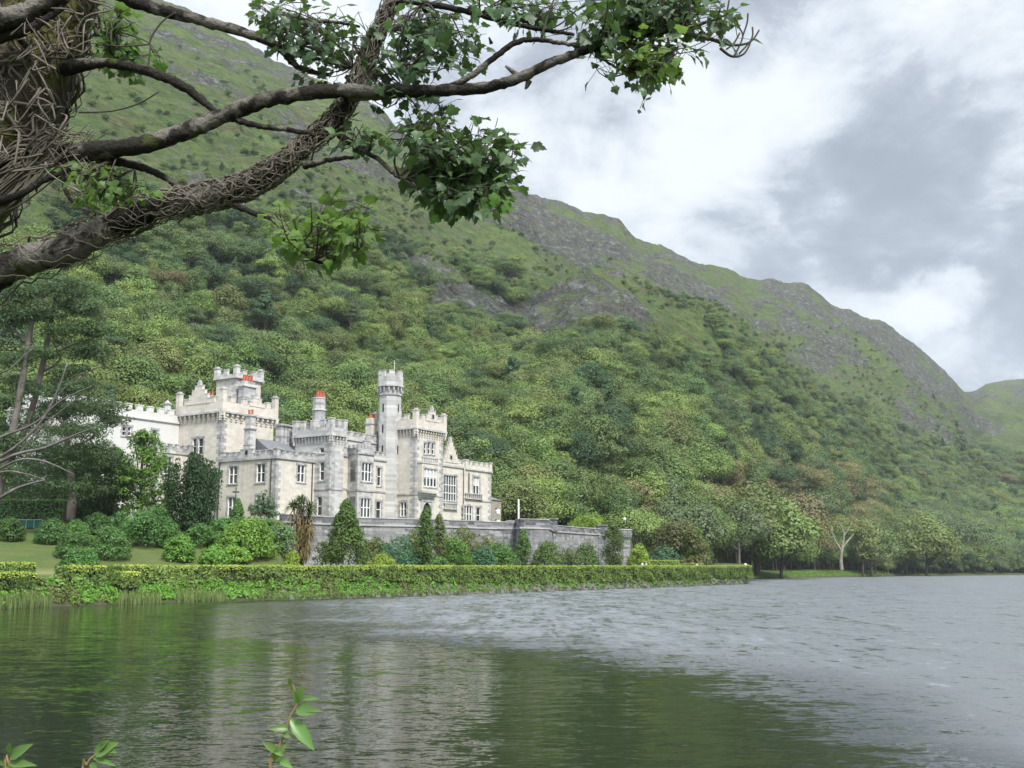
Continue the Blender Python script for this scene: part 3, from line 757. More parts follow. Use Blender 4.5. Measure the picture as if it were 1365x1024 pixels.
def battlement(u0, u1, v0, v1, zc, parent, ph=.7, mh=.75, mw=.85, gap=.7, over=.0, corb=False, mats=None, pillar=0, sides='FLRB', corner=True, cornice=True):
    """parapet ring on the cornice height zc, with merlons, corner pillars and corbels"""
    mats = mats or [M_LGREY, M_GREY]; mb = MB(); th = .42
    U0, U1, V0, V1 = u0-over, u1+over, v0-over, v1+over
    if cornice:
        c = .14
        bx(mb, U0-c, U1+c, V0-c, V0+th, zc-.3, zc, 1); bx(mb, U0-c, U1+c, V1-th, V1+c, zc-.3, zc, 1)
        bx(mb, U0-c, U0+th, V0+th, V1-th, zc-.3, zc, 1); bx(mb, U1-th, U1+c, V0+th, V1-th, zc-.3, zc, 1)
    z0, z1 = zc+.002, zc+ph
    seg = {'F': (U0, U1, V0, V0+th), 'B': (U0, U1, V1-th, V1), 'L': (U0, U0+th, V0+th+.001, V1-th-.001), 'R': (U1-th, U1, V0+th+.001, V1-th-.001)}
    for s_ in sides:
        a = seg[s_]; bx(mb, *a, z0, z1, 0)
        horiz = s_ in 'FB'; p0, p1 = (a[0]+.75, a[1]-.75) if horiz else (a[2]+.4, a[3]-.4)
        n = max(1, int((p1-p0-gap)/(mw+gap))); st = (p1-p0)/n
        for k in range(n):
            m0 = p0+st*(k+.5)-mw/2; m1 = m0+mw
            if horiz: merlon(mb, m0, m1, a[2]-.02, a[3]+.02, z1-.02, z1+mh)
            else: merlon(mb, a[0]-.02, a[1]+.02, m0, m1, z1-.02, z1+mh)
    if corner:
        for cu, sx in ((U0, 1), (U1, -1)):
            for cv, sy in ((V0, 1), (V1, -1)):
                us = sorted((cu-.05*sx, cu+.7*sx)); vs = sorted((cv-.05*sy, cv+.7*sy))
                zt = z1+mh+(pillar or .12)
                bx(mb, us[0], us[1], vs[0], vs[1], zc+.003, zt, 0)
                bx(mb, us[0]-.08, us[1]+.08, vs[0]-.08, vs[1]+.08, zt+.001, zt+.16, 1)
                if pillar: bx(mb, us[0]+.12, us[1]-.12, vs[0]+.12, vs[1]-.12, zt+.161, zt+.4, 1)
    if corb:
        sp = corb if corb is not True else .85
        zb = zc-.301
        for s_ in sides:
            L0, L1 = (U0, U1) if s_ in 'FB' else (V0, V1); n = max(2, int((L1-L0)/sp)); st = (L1-L0)/n
            for k in range(n+1):
                q = L0+st*k; hw = sp*.2
                for (dz0, dz1, pr) in ((-.42, 0, over), (-.8, -.421, over*.66), (-1.12, -.801, over*.33)):
                    if s_ == 'F': bx(mb, q-hw, q+hw, v0-pr, v0+.02, zb+dz0, zb+dz1, 0)
                    elif s_ == 'B': bx(mb, q-hw, q+hw, v1-.02, v1+pr, zb+dz0, zb+dz1, 0)
                    elif s_ == 'L': bx(mb, u0-pr, u0+.02, q-hw, q+hw, zb+dz0, zb+dz1, 0)
                    else: bx(mb, u1-.02, u1+pr, q-hw, q+hw, zb+dz0, zb+dz1, 0)
    return part(mb, 'battlement', mats, parent)
def stepped_gable(pl, c, mid, w_, zb, steps, dh, parent, win=True, mats=None):
    mb = MB(); hw = w_/2
    for k in range(steps):
        h = hw*(1-k/(steps+.3)); pbox(mb, pl, c, mid-h, mid+h, -.05-.004*k, .40+.004*k, zb+dh*k+.002, zb+dh*(k+1), 0)
        pbox(mb, pl, c, mid-h-.05, mid+h+.05, -.10-.004*k, .45+.004*k, zb+dh*(k+1)+.001-.0, zb+dh*(k+1)+.12, 1) if k == steps-1 else None
        if k < steps-1:
            hn = hw*(1-(k+1)/(steps+.3))
            for s_ in (-1, 1):
                q = sorted((mid+s_*h*1.02, mid+s_*(hn+.004))); pbox(mb, pl, c, q[0], q[1], -.09, .44, zb+dh*(k+1)+.001, zb+dh*(k+1)+.11, 1)
    zt = zb+dh*steps+.13
    pbox(mb, pl, c, mid-.28, mid+.28, -.04, .4, zt, zt+.5, 1); pbox(mb, pl, c, mid-.16, mid+.16, .05, .32, zt+.501, zt+.8, 1)
    if win:
        z0 = zb+dh*.55; pbox(mb, pl, c, mid-.42, mid+.42, -.085, .0, z0, z0+.95, 1); pbox(mb, pl, c, mid-.24, mid+.24, -.10, .0, z0+.16, z0+.8, 2)
    return part(mb, 'stepped_gable', mats or [M_LGREY, M_GREY, M_DARK], parent)
def block(name, u0, u1, v0, v1, z1, hF=(), hL=(), mats=M_LIME, z0=CZ-1.2, qF=True, qR=False, qmat=M_GREY, roof=True, string=None):
    mb = MB()
    wall_face(mb, 'F', v0, u0, u1, z0, z1, list(hF)); wall_face(mb, 'L', u0, v0, v1, z0, z1, list(hL))
    mb.add([W3(u1,v0,z0), W3(u1,v1,z0), W3(u1,v1,z1), W3(u1,v0,z1)], [(0,1,2,3)])
    mb.add([W3(u0,v1,z0), W3(u1,v1,z0), W3(u1,v1,z1), W3(u0,v1,z1)], [(3,2,1,0)])
    o = part(mb, name, [mats])
    if roof:
        r = MB(); bx(r, u0+.3, u1-.3, v0+.3, v1-.3, z1-.2, z1+.1); part(r, 'roof', [M_SLATE], o)
    q = MB()
    if qF: quoin(q, u0, v0, z0+.8, z1-.35, 1, 1)
    if qR: quoin(q, u1, v0, z0+.8, z1-.35, -1, 1)
    if q.v: part(q, 'quoins', [qmat], o)
    if string:
        s = MB()
        for zs in string:
            bx(s, u0-.1, u1+.1, v0-.1, v0-.001, zs-.12, zs+.12); bx(s, u0-.1, u0-.001, v0+.0, v1, zs-.12, zs+.12)
        part(s, 'string_course', [M_GREY], o)
    return o
def rF(v, x0, y0, x1, y1):
    xm, ym = (x0+x1)/2, (y0+y1)/2
    return (hitF(x0, ym, v)[0], hitF(x1, ym, v)[0], hitF(xm, y1, v)[1], hitF(xm, y0, v)[1])
def rL(u, x0, y0, x1, y1):
    xm, ym = (x0+x1)/2, (y0+y1)/2
    a, b = hitL(x1, ym, u)[0], hitL(x0, ym, u)[0]
    return (a, b, hitL(xm, y1, u)[1], hitL(xm, y0, u)[1])
def pot_stack(u, v, n, z, parent, r=.19, h=.75, sp=.5, along='u'):
    for k in range(n):
        o = (k-(n-1)/2)*sp; uu, vv = (u+o, v) if along == 'u' else (u, v+o)
        m = MB(); x, y, _ = W3(uu, vv, 0)
        ring = lambda r_: [(x+r_*math.cos(t*.7854), y+r_*math.sin(t*.7854)) for t in range(8)]
        m.prism(ring(r), z, z+h*.85, 0, ring(r*.8)); m.prism(ring(r*.95), z+h*.851, z+h)
        part(m, 'chimney_pot', [M_POT], parent)
# ---- low two-storey wing
zc = hitF(400, 612, 113)[1]
UL = 115.6
u_lw1 = 123.5
FL = [rF(113, 396.5, 620, 406.5, 643), rF(113, 398, 664, 408, 683)]
LL = [rL(UL, 305, 621.5, 316, 645), rL(UL, 342, 618.5, 353, 643), rL(UL, 303.5, 663, 314, 690), rL(UL, 341.5, 660, 352.5, 682)]
o = block('low_wing', UL, u_lw1, 113, 124.4, zc, FL, LL)
for r in FL: window('F', 113, r, 2, o)
for r in LL: window('L', UL, r, 2, o)
battlement(UL, u_lw1, 113, 124.1, zc, o, ph=.5, mh=.45, mw=.6, gap=.5, over=.06, mats=[M_GREY, M_GREY])
gm = hitL(330, 600, UL)[0]
stepped_gable('L', UL-.12, gm, 3.6, zc, 3, .62, o)
m = MB()
for p in (292.8, 361.5):
    v_ = hitL(p, 640, UL)[0]; m.tube([W3(UL-.12, v_, CZ), W3(UL-.12, v_, zc-.3)], .085, 6)
u_ = hitF(417, 640, 113)[0]-.25; m.tube([W3(u_, 112.88, CZ), W3(u_, 112.88, zc-.3)], .085, 6)
part(m, 'drainpipe', [M_IRON], o)
# gable chimney with two pots, standing on the low wing's left front
c = MB(); vc = hitL(333, 560, UL+.5)[0]; zt = hitL(333, 553, UL+.5)[1]
bx(c, UL+.1, UL+1.2, vc-.62, vc+.62, zc+1.0, zt-2.2); bx(c, UL+.0, UL+1.3, vc-.75, vc+.75, zt-2.199, zt-1.95, 1)
bx(c, UL+.15, UL+1.15, vc-.52, vc+.52, zt-1.949, zt-.25); bx(c, UL+.02, UL+1.28, vc-.68, vc+.68, zt-.249, zt, 1)
ch = part(c, 'chimney', [M_LGREY, M_GREY]); pot_stack(UL+.65, vc, 2, zt+.002, ch, along='v', sp=.62)
# slate roof and dark stacks behind the low wing
c = MB(); zr = zc+.4
pts = [W3(UL+1.8,115,zr), W3(u_lw1,115,zr), W3(u_lw1,123,zr), W3(UL+1.8,123,zr), W3(UL+1.8,119,zr+2.7), W3(u_lw1,119,zr+2.7)]
c.add(pts, [(0,1,5,4), (2,3,4,5), (0,4,3), (1,2,5)]); part(c, 'roof', [M_SLATE])
c = MB(); uu = hitF(371, 580, 119)[0]; u2 = hitF(390, 580, 119)[0]; zt = hitF(378, 566, 119)[1]
for k in range(4):
    a = uu+(u2-uu)*k/4; bx(c, a+.03, a+(u2-uu)/4-.12, 118.5, 119.6, zr+1.0, zt-.3)
bx(c, uu-.1, u2+.1, 118.3, 119.8, zt-.299, zt, 0); part(c, 'chimney', [M_GREY])
c = MB(); uu = hitF(393, 590, 120)[0]; u2 = hitF(414, 590, 120)[0]; z2 = hitF(402, 577, 120)[1]
bx(c, uu, u2, 119.2, 121.5, zr, z2-.5); bx(c, uu-.1, u2+.1, 119.0, 121.7, z2-.499, z2, 1); part(c, 'roof_lantern', [M_SLATE, M_LEAD])
# ---- block with the stepped gables
VB = 124.2
ub1 = hitF(364.5, 570, VB)[0]; vb1 = hitL(239.0, 570, UL)[0]
zb = hitF(300, 548, VB)[1]
LB = [rL(UL, 256.5, 584.5, 262, 606), rL(UL, 264, 584, 270.5, 606)]
o = block('gabled_block', UL, ub1, VB, vb1, zb, [], LB, mats=M_LIME)
for r in LB: window('L', UL, r, 1, o, trans=(.5,))
battlement(UL, ub1, VB, vb1, zb, o, ph=1.35, mh=.8, mw=.9, gap=1.0, over=.42, corb=1.0, pillar=1.0, mats=[M_LIME, M_LGREY])
stepped_gable('L', UL-.44, (VB+vb1)/2+.2, 5.2, zb+1.3, 4, .68, o, win=False, mats=[M_LIME, M_LGREY, M_DARK])
stepped_gable('F', VB-.44, (UL+ub1)/2+1.2, 3.2, zb+1.3, 2, .6, o, win=False, mats=[M_LIME, M_LGREY, M_DARK])
c = MB(); q = hitL(280.5, 540, UL+4)[0]; zt = hitL(280.5, 528, UL+4)[1]
bx(c, UL+3.4, UL+4.6, q-.7, q+.7, zb, zt-.3); bx(c, UL+3.3, UL+4.7, q-.85, q+.85, zt-.299, zt, 1)
ch = part(c, 'chimney', [M_LIME, M_GREY]); pot_stack(UL+4, q, 2, zt+.002, ch, along='v', sp=.7)
# square chimney tower behind it
VT = 129.0
ua, ub = hitF(309.5, 520, VT)[0], hitF(347.5, 520, VT)[0]; zt = hitF(329, 504, VT)[1]
wu = (ub-ua)
um = ua+wu*.13
o = block('stair_tower', um, ub, VT, VT+4.4, zt, [], [], mats=M_LIME, z0=zb-2, qmat=M_LGREY)
battlement(um, ub, VT, VT+4.4, zt, o, ph=.35, mh=.7, mw=.8, gap=.8, over=.25, mats=[M_LGREY, M_LGREY], pillar=.4)
c = MB(); cu = hitF(330, 515, VT-1.2)[0]; z1 = hitF(330, 509, VT-1.2)[1]; z0 = hitF(330, 528, VT-1.2)[1]
bx(c, cu-1.35, cu+1.35, VT-1.8, VT-.6, zb+1, z0); bx(c, cu-1.3, cu+1.3, VT-1.75, VT-.65, z0+.001, z1-.9)
bx(c, cu-1.5, cu+1.5, VT-1.95, VT-.45, z1-.899, z1-.6, 1); bx(c, cu-1.1, cu+1.1, VT-1.7, VT-.7, z1-.599, z1, 0)
ch = part(c, 'chimney', [M_GREY, M_LGREY]); pot_stack(cu, VT-1.2, 4, z1+.002, ch, h=1.0, r=.22, sp=.55)
# ---- white side wing running towards the lake
VW = vb1+.0
zw = hitF(200, 557.5, VW)[1]
uw0 = hitF(62, 560, VW)[0]; uw1 = UL-.02
FW = [rF(VW, 163, 569, 168.2, 581), rF(VW, 169.5, 569, 175, 581), rF(VW, 203, 573, 210, 592), rF(VW, 120, 566, 128, 579), rF(VW, 92, 563, 99, 576), rF(VW, 163, 612, 175, 632), rF(VW, 120, 612, 132, 634)]
o = block('white_wing', uw0, uw1, VW, VW+9, zw, FW, [], mats=M_WHITE, qF=False)
for r in FW: window('F', VW, r, 1 if r[1]-r[0] < 1.2 else 2, o, curtain=0)
battlement(uw0, uw1, VW, VW+9, zw, o, ph=.9, mh=.7, mw=1.0, gap=.8, over=.1, mats=[M_WHITE, M_WHITE], corner=False)
c = MB(); cu = hitF(223, 545, VW+1)[0]; zt_ = hitF(223, 540, VW+1)[1]
x, y, _ = W3(cu, VW+1.0, 0); ring = lambda r_: [(x+r_*math.cos(t*.7854+.39), y+r_*math.sin(t*.7854+.39)) for t in range(8)]
c.prism(ring(.55), zw, zt_); c.prism(ring(.68), zt_+.001, zt_+.3, 1); c.prism(ring(.5), zt_+.301, zt_+.7, 1, ring(.1)); part(c, 'turret_pinnacle', [M_LGREY, M_GREY])
# porch in the corner
VP = VW-3.2; zp = hitF(220, 601, VP)[1]; up0 = hitF(207, 620, VP)[0]
PW = [rF(VP, 219, 609, 229, 632)]
o = block('porch', up0, UL-.03, VP, VW-.02, zp, PW, [], mats=M_LIME)
window('F', VP, PW[0], 2, o)
battlement(up0, UL-.13, VP, VW-.12, zp, o, ph=.5, mh=.55, mw=.6, gap=.5, over=.05, mats=[M_GREY, M_LGREY])
# ---- chimney tower beside the bay
VM = 110.0; UM = 123.52
um1 = hitF(458.5, 590, VM)[0]; zm = hitF(445, 578.5, VM)[1]
ML = [rL(UM, 426, 597, 432, 604), rL(UM, 426, 616, 432, 640.5), rL(UM, 422.5, 662, 429, 687.5)]
zstr = hitF(445, 652, VM)[1]
o = block('chimney_tower', UM, um1, VM, VM+7, zm, [], ML, mats=M_LGREY, qmat=M_GREY, string=[zstr])
for r in ML: window('L', UM, r, 1, o, trans=(.5,) if r[3]-r[2] > 1 else ())
battlement(UM, um1, VM, VM+7, zm, o, ph=.9, mh=1.15, mw=.75, gap=.75, over=.28, corb=.62, mats=[M_LGREY, M_LGREY])
c = MB(); VC = VM+4.5; cu = hitF(425, 560, VC)[0]; zt = hitF(425, 531.5, VC)[1]; zmid = hitF(425, 546, VC)[1]
x, y, _ = W3(cu, VC, 0); ring = lambda r_: [(x+r_*math.cos(t*.7854+.39), y+r_*math.sin(t*.7854+.39)) for t in range(8)]
c.prism(ring(1.0), zm, zmid-.2); c.prism(ring(1.12), zmid-.199, zmid, 1); c.prism(ring(.95), zmid+.001, zt-.01); c.prism(ring(1.03), zt-.009, zt+.12, 1)
ch = part(c, 'chimney', [M_GREY, M_LGREY]); pot_stack(cu-.1, VC-.3, 3, zt+.121, ch, r=.27, h=1.0, sp=.58)
# ---- bay-windowed range
VR = 110.9
ur0, ur1 = um1+.005, 139.2
zr_ = hitF(518, 613.5, VR)[1]
RW = [rF(VR, 503.0, 623.5, 508.0, 648), rF(VR, 501.5, 668.5, 508.0, 691)]
NI = [rF(VR, 524, 632, 527.5, 645)]
o = block('bay_range', ur0, ur1+.8, VR, VR+9, zr_, RW, [], mats=M_LIME, qF=False)
for r in RW: window('F', VR, r, 1, o, curtain=.0)
battlement(ur0, ur1, VR, VR+8.5, zr_, o, ph=.5, mh=.5, mw=.7, gap=.5, over=.05, mats=[M_LGREY, M_GREY], corner=False)
s = MB(); zs_ = hitF(512, 656.5, VR)[1]; bx(s, ur0, ur1, VR-.1, VR-.001, zs_-.12, zs_+.12); part(s, 'string_course', [M_GREY], o)
m = MB(); dp = hitF(518.5, 640, VR)[0]; m.tube([W3(dp, VR-.12, CZ), W3(dp, VR-.12, zr_-.3)], .085, 6); part(m, 'drainpipe', [M_IRON], o)
# canted bay
VY_ = 108.5; zy = hitF(488, 604, VY_)[1]
b0 = hitF(463.5, 630, VR)[0]; b1 = hitF(479.5, 630, VY_)[0]; b2 = hitF(498.0, 630, VY_)[0]; b3 = b2+(b1-b0)*.8
plan = [(b0, VR+.05), (b1-.45, VY_), (b2, VY_), (b3, VR+.05)]
m = MB(); hol = [rF(VY_, 482.5, 617, 495.5, 642), rF(VY_, 481, 664.5, 494, 690)]
wall_face(m, 'F', VY_, b1-.45, b2, CZ-1.2, zy, hol)
for (p, q) in ((plan[0], plan[1]), (plan[2], plan[3])):
    m.add([W3(*p, CZ-1.2), W3(*q, CZ-1.2), W3(*q, zy), W3(*p, zy)], [(0,1,2,3)])
m.add([W3(*p, zy) for p in plan], [(0,1,2,3)])
bay = part(m, 'bay', [M_LGREY])
for r in hol: window('F', VY_, r, 3, bay)
# windows on the two slanting sides of the bay
def slant_window(p, q, f0, f1, z0, z1, lights, parent):
    mb = MB(); P0, P1 = np.array(p), np.array(q); d = P1-P0; L = np.linalg.norm(d); d = d/L; nn = np.array((d[1], -d[0]))
    nn = nn if np.dot(nn, (-.0, -1.0)) > 0 else -nn
    def sb(a0, a1, e0, e1, za, zb_, mi):
        cs = [P0+d*a0+nn*e0, P0+d*a1+nn*e0, P0+d*a1+nn*e1, P0+d*a0+nn*e1]
        mb.hexa([W3(c_[0], c_[1], za) for c_ in cs]+[W3(c_[0], c_[1], zb_) for c_ in cs], mi)
    a, b_ = f0*L, f1*L
    sb(a, b_, .0, .03, z0, z1, 1); sb(a-.2, a, 0, .09, z0-.15, z1+.2, 2); sb(b_, b_+.2, 0, .09, z0-.15, z1+.2, 2); sb(a+.001, b_-.001, 0, .09, z1, z1+.22, 2); sb(a+.001, b_-.001, 0, .12, z0-.18, z0, 2)
    for k in range(lights+1):
        x_ = a+(b_-a)*k/lights; sb(max(a, x_-.05), min(b_, x_+.05), .031, .065, z0, z1, 0)
    zt_ = z0+(z1-z0)*.55; sb(a, b_, .0312, .06, zt_-.05, zt_+.05, 0); sb(a, b_, .0311, .063, z0, z0+.09, 0); sb(a, b_, .0311, .063, z1-.09, z1, 0)
    return part(mb, 'window', [M_FRAME, M_GLASS, M_GREY], parent)
for hl in hol:
    slant_window(plan[0], plan[1], .34, .76, hl[2], hl[3], 1, bay)
    slant_window(plan[2], plan[3], .25, .75, hl[2], hl[3], 1, bay)
m = MB()
for (za, zb_, g) in ((zy-.25, zy+.02, .16), (zstr-.12, zstr+.12, .12)):
    poly = [(b0-g, VR), (b1-.45-g*.4, VY_-g), (b2+g*.4, VY_-g), (b3+g, VR)]
    m.prism([W3(*p, 0)[:2] for p in poly], za, zb_)
part(m, 'string_course', [M_GREY], bay)
m = MB()
poly = [(b0, VR-.02), (b1-.45, VY_+.03), (b2, VY_+.03), (b3, VR-.02)]
m.prism([W3(*p, 0)[:2] for p in poly], zy+.022, zy+.7)
for k in range(5):
    t = (k+.5)/5; a = b1-.45+(b2-b1+.45)*t; bx(m, a-.24, a+.24, VY_-.0, VY_+.45, zy+.69, zy+1.15)
for (p, q) in ((poly[0], poly[1]), (poly[2], poly[3])):
    for t in (.25, .7): a = p[0]+(q[0]-p[0])*t; b_ = p[1]+(q[1]-p[1])*t; bx(m, a-.2, a+.2, b_-.02, b_+.4, zy+.69, zy+1.15)
part(m, 'battlement', [M_GREY], bay)
# upper storey set back behind the bay, with a small gable and chimney
VU = VR+2.4; zu = hitF(470, 585, VU)[1]; uu0 = hitF(452, 590, VU)[0]; uu1 = hitF(508, 590, VU)[0]
o = block('upper_storey', uu0, uu1, VU, VU+6, zu, [], [], mats=M_LGREY, qF=False, z0=zr_-.5)
battlement(uu0, uu1, VU, VU+6, zu, o, ph=.4, mh=.55, mw=.75, gap=.5, over=.04, mats=[M_LGREY, M_LGREY], corner=False)
stepped_gable('F', VR+.2, hitF(491, 600, VR)[0], 3.4, zr_+.3, 3, .72, o)
c = MB(); VC = VU+1.2; ca, cb = hitF(491.5, 580, VC)[0], hitF(506, 580, VC)[0]; zt = hitF(499, 558.5, VC)[1]
bx(c, ca, cb, VC-.5, VC+.7, zr_, zt-1.0); bx(c, ca-.12, cb+.12, VC-.62, VC+.82, zt-.999, zt-.75, 1); bx(c, ca+.05, cb-.05, VC-.45, VC+.65, zt-.749, zt)
ch = part(c, 'chimney', [M_LIME, M_GREY]); pot_stack((ca+cb)/2, VC+.1, 4, zt+.002, ch, r=.26, h=.75, sp=.56)
# ---- square entrance tower
VE = 106.5; UE = 139.2
ue1 = hitF(590.5, 600, VE)[0]; ze = hitF(556, 569.8, VE)[1]
zq = hitF(553, 658.5, VE)[1]
EF = [rF(VE, 565, 590, 568.6, 605.5), rF(VE, 570, 589.5, 574, 605.5), rF(VE, 575.5, 590.5, 579.3, 606)]
door = rF(VE, 563.5, 670, 574.5, 697)
EL = [rL(UE, 533.5, 669.5, 541.5, 688.5), rL(UE, 526.3, 594, 528, 610)]
EL = EL[:1]
o = block('entrance_tower', UE, ue1, VE, VE+8, ze, EF+[door], EL, mats=M_LIME, qR=True, string=[zq])
for r in EF: window('F', VE, r, 1, o, trans=(.45,), sw=.1)
window('L', UE, EL[0], 2, o)
battlement(UE, ue1, VE, VE+8, ze, o, ph=1.3, mh=.75, mw=.85, gap=.9, over=.36, corb=.62, pillar=.55, mats=[M_LIME, M_LGREY])
stepped_gable('F', VE-.38, (UE+ue1)/2+.25, 3.6, ze+1.25, 3, .55, o, mats=[M_LIME, M_LGREY, M_DARK])
d_ = MB(); a0, a1, z0, z1 = door; am = (a0+a1)/2
pbox(d_, 'F', VE, a0, a1, .18, .26, z0, z1, 0)
n_ = 10
for s_ in (-1, 1):                                           # arched stone surround
    pts = [(am+s_*(a1-a0)/2*math.cos(t*math.pi/2/n_), z1-1.3+1.3*math.sin(t*math.pi/2/n_)) for t in range(n_+1)]
    for k in range(n_):
        (p0, y0), (p1, y1) = pts[k], pts[k+1]
        q0, q1 = sorted((p0, p1)); pbox(d_, 'F', VE, q0, q1, -.05, .12, min(y0, y1), z1+.02+.002*k, 1)
    q = sorted((am+s_*(a1-a0)/2, am+s_*((a1-a0)/2+.55))); pbox(d_, 'F', VE, q[0]+.002, q[1], -.12, .0, z0, z1+.1, 1)
pbox(d_, 'F', VE, a0-.6, a1+.6, -.16, .0, z1+.12, z1+.5, 1)
part(d_, 'door', [M_DARK, M_LGREY], o)
# oriel over the door
ra = rF(VE-.9, 562.5, 618.5, 584, 655); oz0, oz1 = ra[2], ra[3]
m = MB(); oh = rF(VE-.9, 565, 625, 582.5, 649)
wall_face(m, 'F', VE-.9, ra[0], ra[1], oz0, oz1, [oh], .22)
for uq in (ra[0], ra[1]): m.add([W3(uq,VE-.9,oz0), W3(uq,VE+.1,oz0), W3(uq,VE+.1,oz1), W3(uq,VE-.9,oz1)], [(0,1,2,3)])
m.add([W3(ra[0],VE-.9,oz1), W3(ra[1],VE-.9,oz1), W3(ra[1],VE+.1,oz1), W3(ra[0],VE+.1,oz1)], [(0,1,2,3)])
for k in range(4):                                           # corbelled foot
    s_ = k/4; bx(m, ra[0]+.35*s_+.02*k, ra[1]-.35*s_-.02*k, VE-.95+.24*k, VE+.05, oz0-.32*(k+1), oz0-.32*k-.002, 1)
bx(m, ra[0]-.1, ra[1]+.1, VE-1.0, VE-.02, oz1+.001, oz1+.2, 1)
for k in range(9):
    a = ra[0]+(ra[1]-ra[0])*(k+.5)/9; bx(m, a-.09, a+.09, VE-.95, VE-.78, oz1+.201, oz1+.85, 1)
bx(m, ra[0]-.05, ra[1]+.05, VE-1.0, VE-.72, oz1+.851, oz1+1.0, 1)
ori = part(m, 'oriel', [M_LIME, M_LGREY], o)
window('F', VE-.9, oh, 4, o, curtain=.55, dress=M_LGREY, sw=.16, trans=(.55,))
# niche with a statue on the side wall
m = MB(); nv, nz_ = hitL(525.2, 645, UE); nv = min(nv, VR-.5)
pbox(m, 'L', UE, nv-.5, nv+.5, -.1, .0, nz_-.3, nz_-.1, 0); pbox(m, 'L', UE, nv-.5, nv+.5, -.16, 0, nz_+1.5, nz_+1.7, 0)
x, y, _ = W3(UE-.22, nv, 0); ring = lambda r_: [(x+r_*math.cos(t*.7854), y+r_*math.sin(t*.7854)) for t in range(8)]
m.prism(ring(.2), nz_-.1, nz_+.6, 0, ring(.26)); m.prism(ring(.26), nz_+.601, nz_+1.05, 0, ring(.12)); m.prism(ring(.13), nz_+1.051, nz_+1.35, 0, ring(.09))
part(m, 'statue', [M_GREY], o)
# ---- flag turret
VTU = 111.6; tu = hitF(519.5, 560, VTU)[0]; Rt = (hitF(532.5, 560, VTU)[0]-hitF(506.5, 560, VTU)[0])/2/1.35
zt = hitF(519.5, 497, VTU)[1]; zk = hitF(519.5, 516, VTU)[1]; zk2 = hitF(519.5, 527, VTU)[1]
x, y, _ = W3(tu, VTU, 0); ring = lambda r_, n=8, o_=.3927: [(x+r_*math.cos(t*2*math.pi/n+o_+A_), y+r_*math.sin(t*2*math.pi/n+o_+A_)) for t in range(n)]
m = MB()
m.prism(ring(Rt), CZ, zk2-.15); m.prism(ring(Rt*1.1), zk2-.149, zk2+.1, 1); m.prism(ring(Rt*.98), zk2+.101, zk-1.0)
for k in range(16):
    t = k*2*math.pi/16; p = (x+Rt*1.06*math.cos(t), y+Rt*1.06*math.sin(t))
    m.prism([(p[0]+.16*math.cos(q), p[1]+.16*math.sin(q)) for q in (0, 1.57, 3.14, 4.71)], zk-1.0, zk-.12, 1)
m.prism(ring(Rt*.97), zk-1.0+.001, zk-.13); m.prism(ring(Rt*1.24), zk-.119, zk+.12, 1)
m.prism(ring(Rt*1.16), zk+.121, zt-.75)
for k in range(8):
    t = k*2*math.pi/8+A_; ca_, sa_ = math.cos(t), math.sin(t); rr_ = Rt*1.0
    cs = [(x+ca_*(rr_+e)-sa_*f_, y+sa_*(rr_+e)+ca_*f_) for e, f_ in ((-.25, -.42), (.12, -.42), (.12, .42), (-.25, .42))]
    m.prism(cs, zt-.76, zt+.12, 0); cs2 = [(x+ca_*(rr_+e)-sa_*f_, y+sa_*(rr_+e)+ca_*f_) for e, f_ in ((-.3, -.47), (.17, -.47), (.17, .47), (-.3, .47))]
    m.prism(cs2, zt+.121, zt+.25, 1)
for zz_ in np.arange(zr_+1, zk-2, 3.3):                      # arrow slits on two faces
    for t in (math.pi+A_, -math.pi/2+A_):
        ca_, sa_ = math.cos(t), math.sin(t); r0 = Rt*.924
        cs = [(x+ca_*(r0+e)-sa_*f_, y+sa_*(r0+e)+ca_*f_) for e, f_ in ((-.1, -.12), (.03, -.12), (.03, .12), (-.1, .12))]
        m.prism(cs, zz_, zz_+1.3, 2)
tur = part(m, 'flag_turret', [M_LGREY, M_GREY, M_DARK])
m = MB(); fx, fy, _ = W3(tu+.85, VTU-.1, 0); m.tube([(fx, fy, zt-.8), (fx, fy, hitF(526.5, 481, VTU)[1])], [.06, .035], 6); part(m, 'flagpole', [M_WPAINT], tur)
m = MB()
for k in range(3):                                           # crow steps from turret down to tower top
    uq = tu+Rt*.7+.62*k; zq_ = hitF(534, 535, VTU)[1]-1.5*k
    bx(m, uq, uq+.60, VTU-.4, VTU+.3, ze, zq_); bx(m, uq-.05, uq+.66, VTU-.5-.004*k, VTU+.4+.004*k, zq_+.001, zq_+.2, 1)
part(m, 'stepped_buttress', [M_LGREY, M_GREY])
# ---- chapel-windowed wing at the far end
VG = 108.4
ug0, ug1 = ue1+.005, hitF(652.5, 650, VG)[0]; um_ = hitF(618, 640, VG)[0]
zg1 = hitF(603, 620.5, VG)[1]; zg2 = hitF(635, 626, VG)[1]
GW = [rF(VG, 591.8, 634, 608.3, 667.5)]
o = block('hall_wing', ug0, um_, VG, VG+10, zg1, GW, [], mats=M_LIME, qF=False)
window('F', VG, GW[0], 5, o, trans=(.3, .62), fr=.05, sw=.3)
zs_ = hitF(600, 663.5, VG)[1]
s = MB(); pbox(s, 'F', VG, GW[0][0]-.2, GW[0][1]+.2, -.35, 0, GW[0][2]-.55, GW[0][2]-.4)
for k in range(9): a = GW[0][0]+(GW[0][1]-GW[0][0])*(k+.5)/9; pbox(s, 'F', VG, a-.08, a+.08, -.3, -.16, GW[0][2]-1.3, GW[0][2]-.551)
pbox(s, 'F', VG, GW[0][0]-.2, GW[0][1]+.2, -.35, 0, GW[0][2]-1.45, GW[0][2]-1.301); part(s, 'balustrade', [M_LGREY], o)
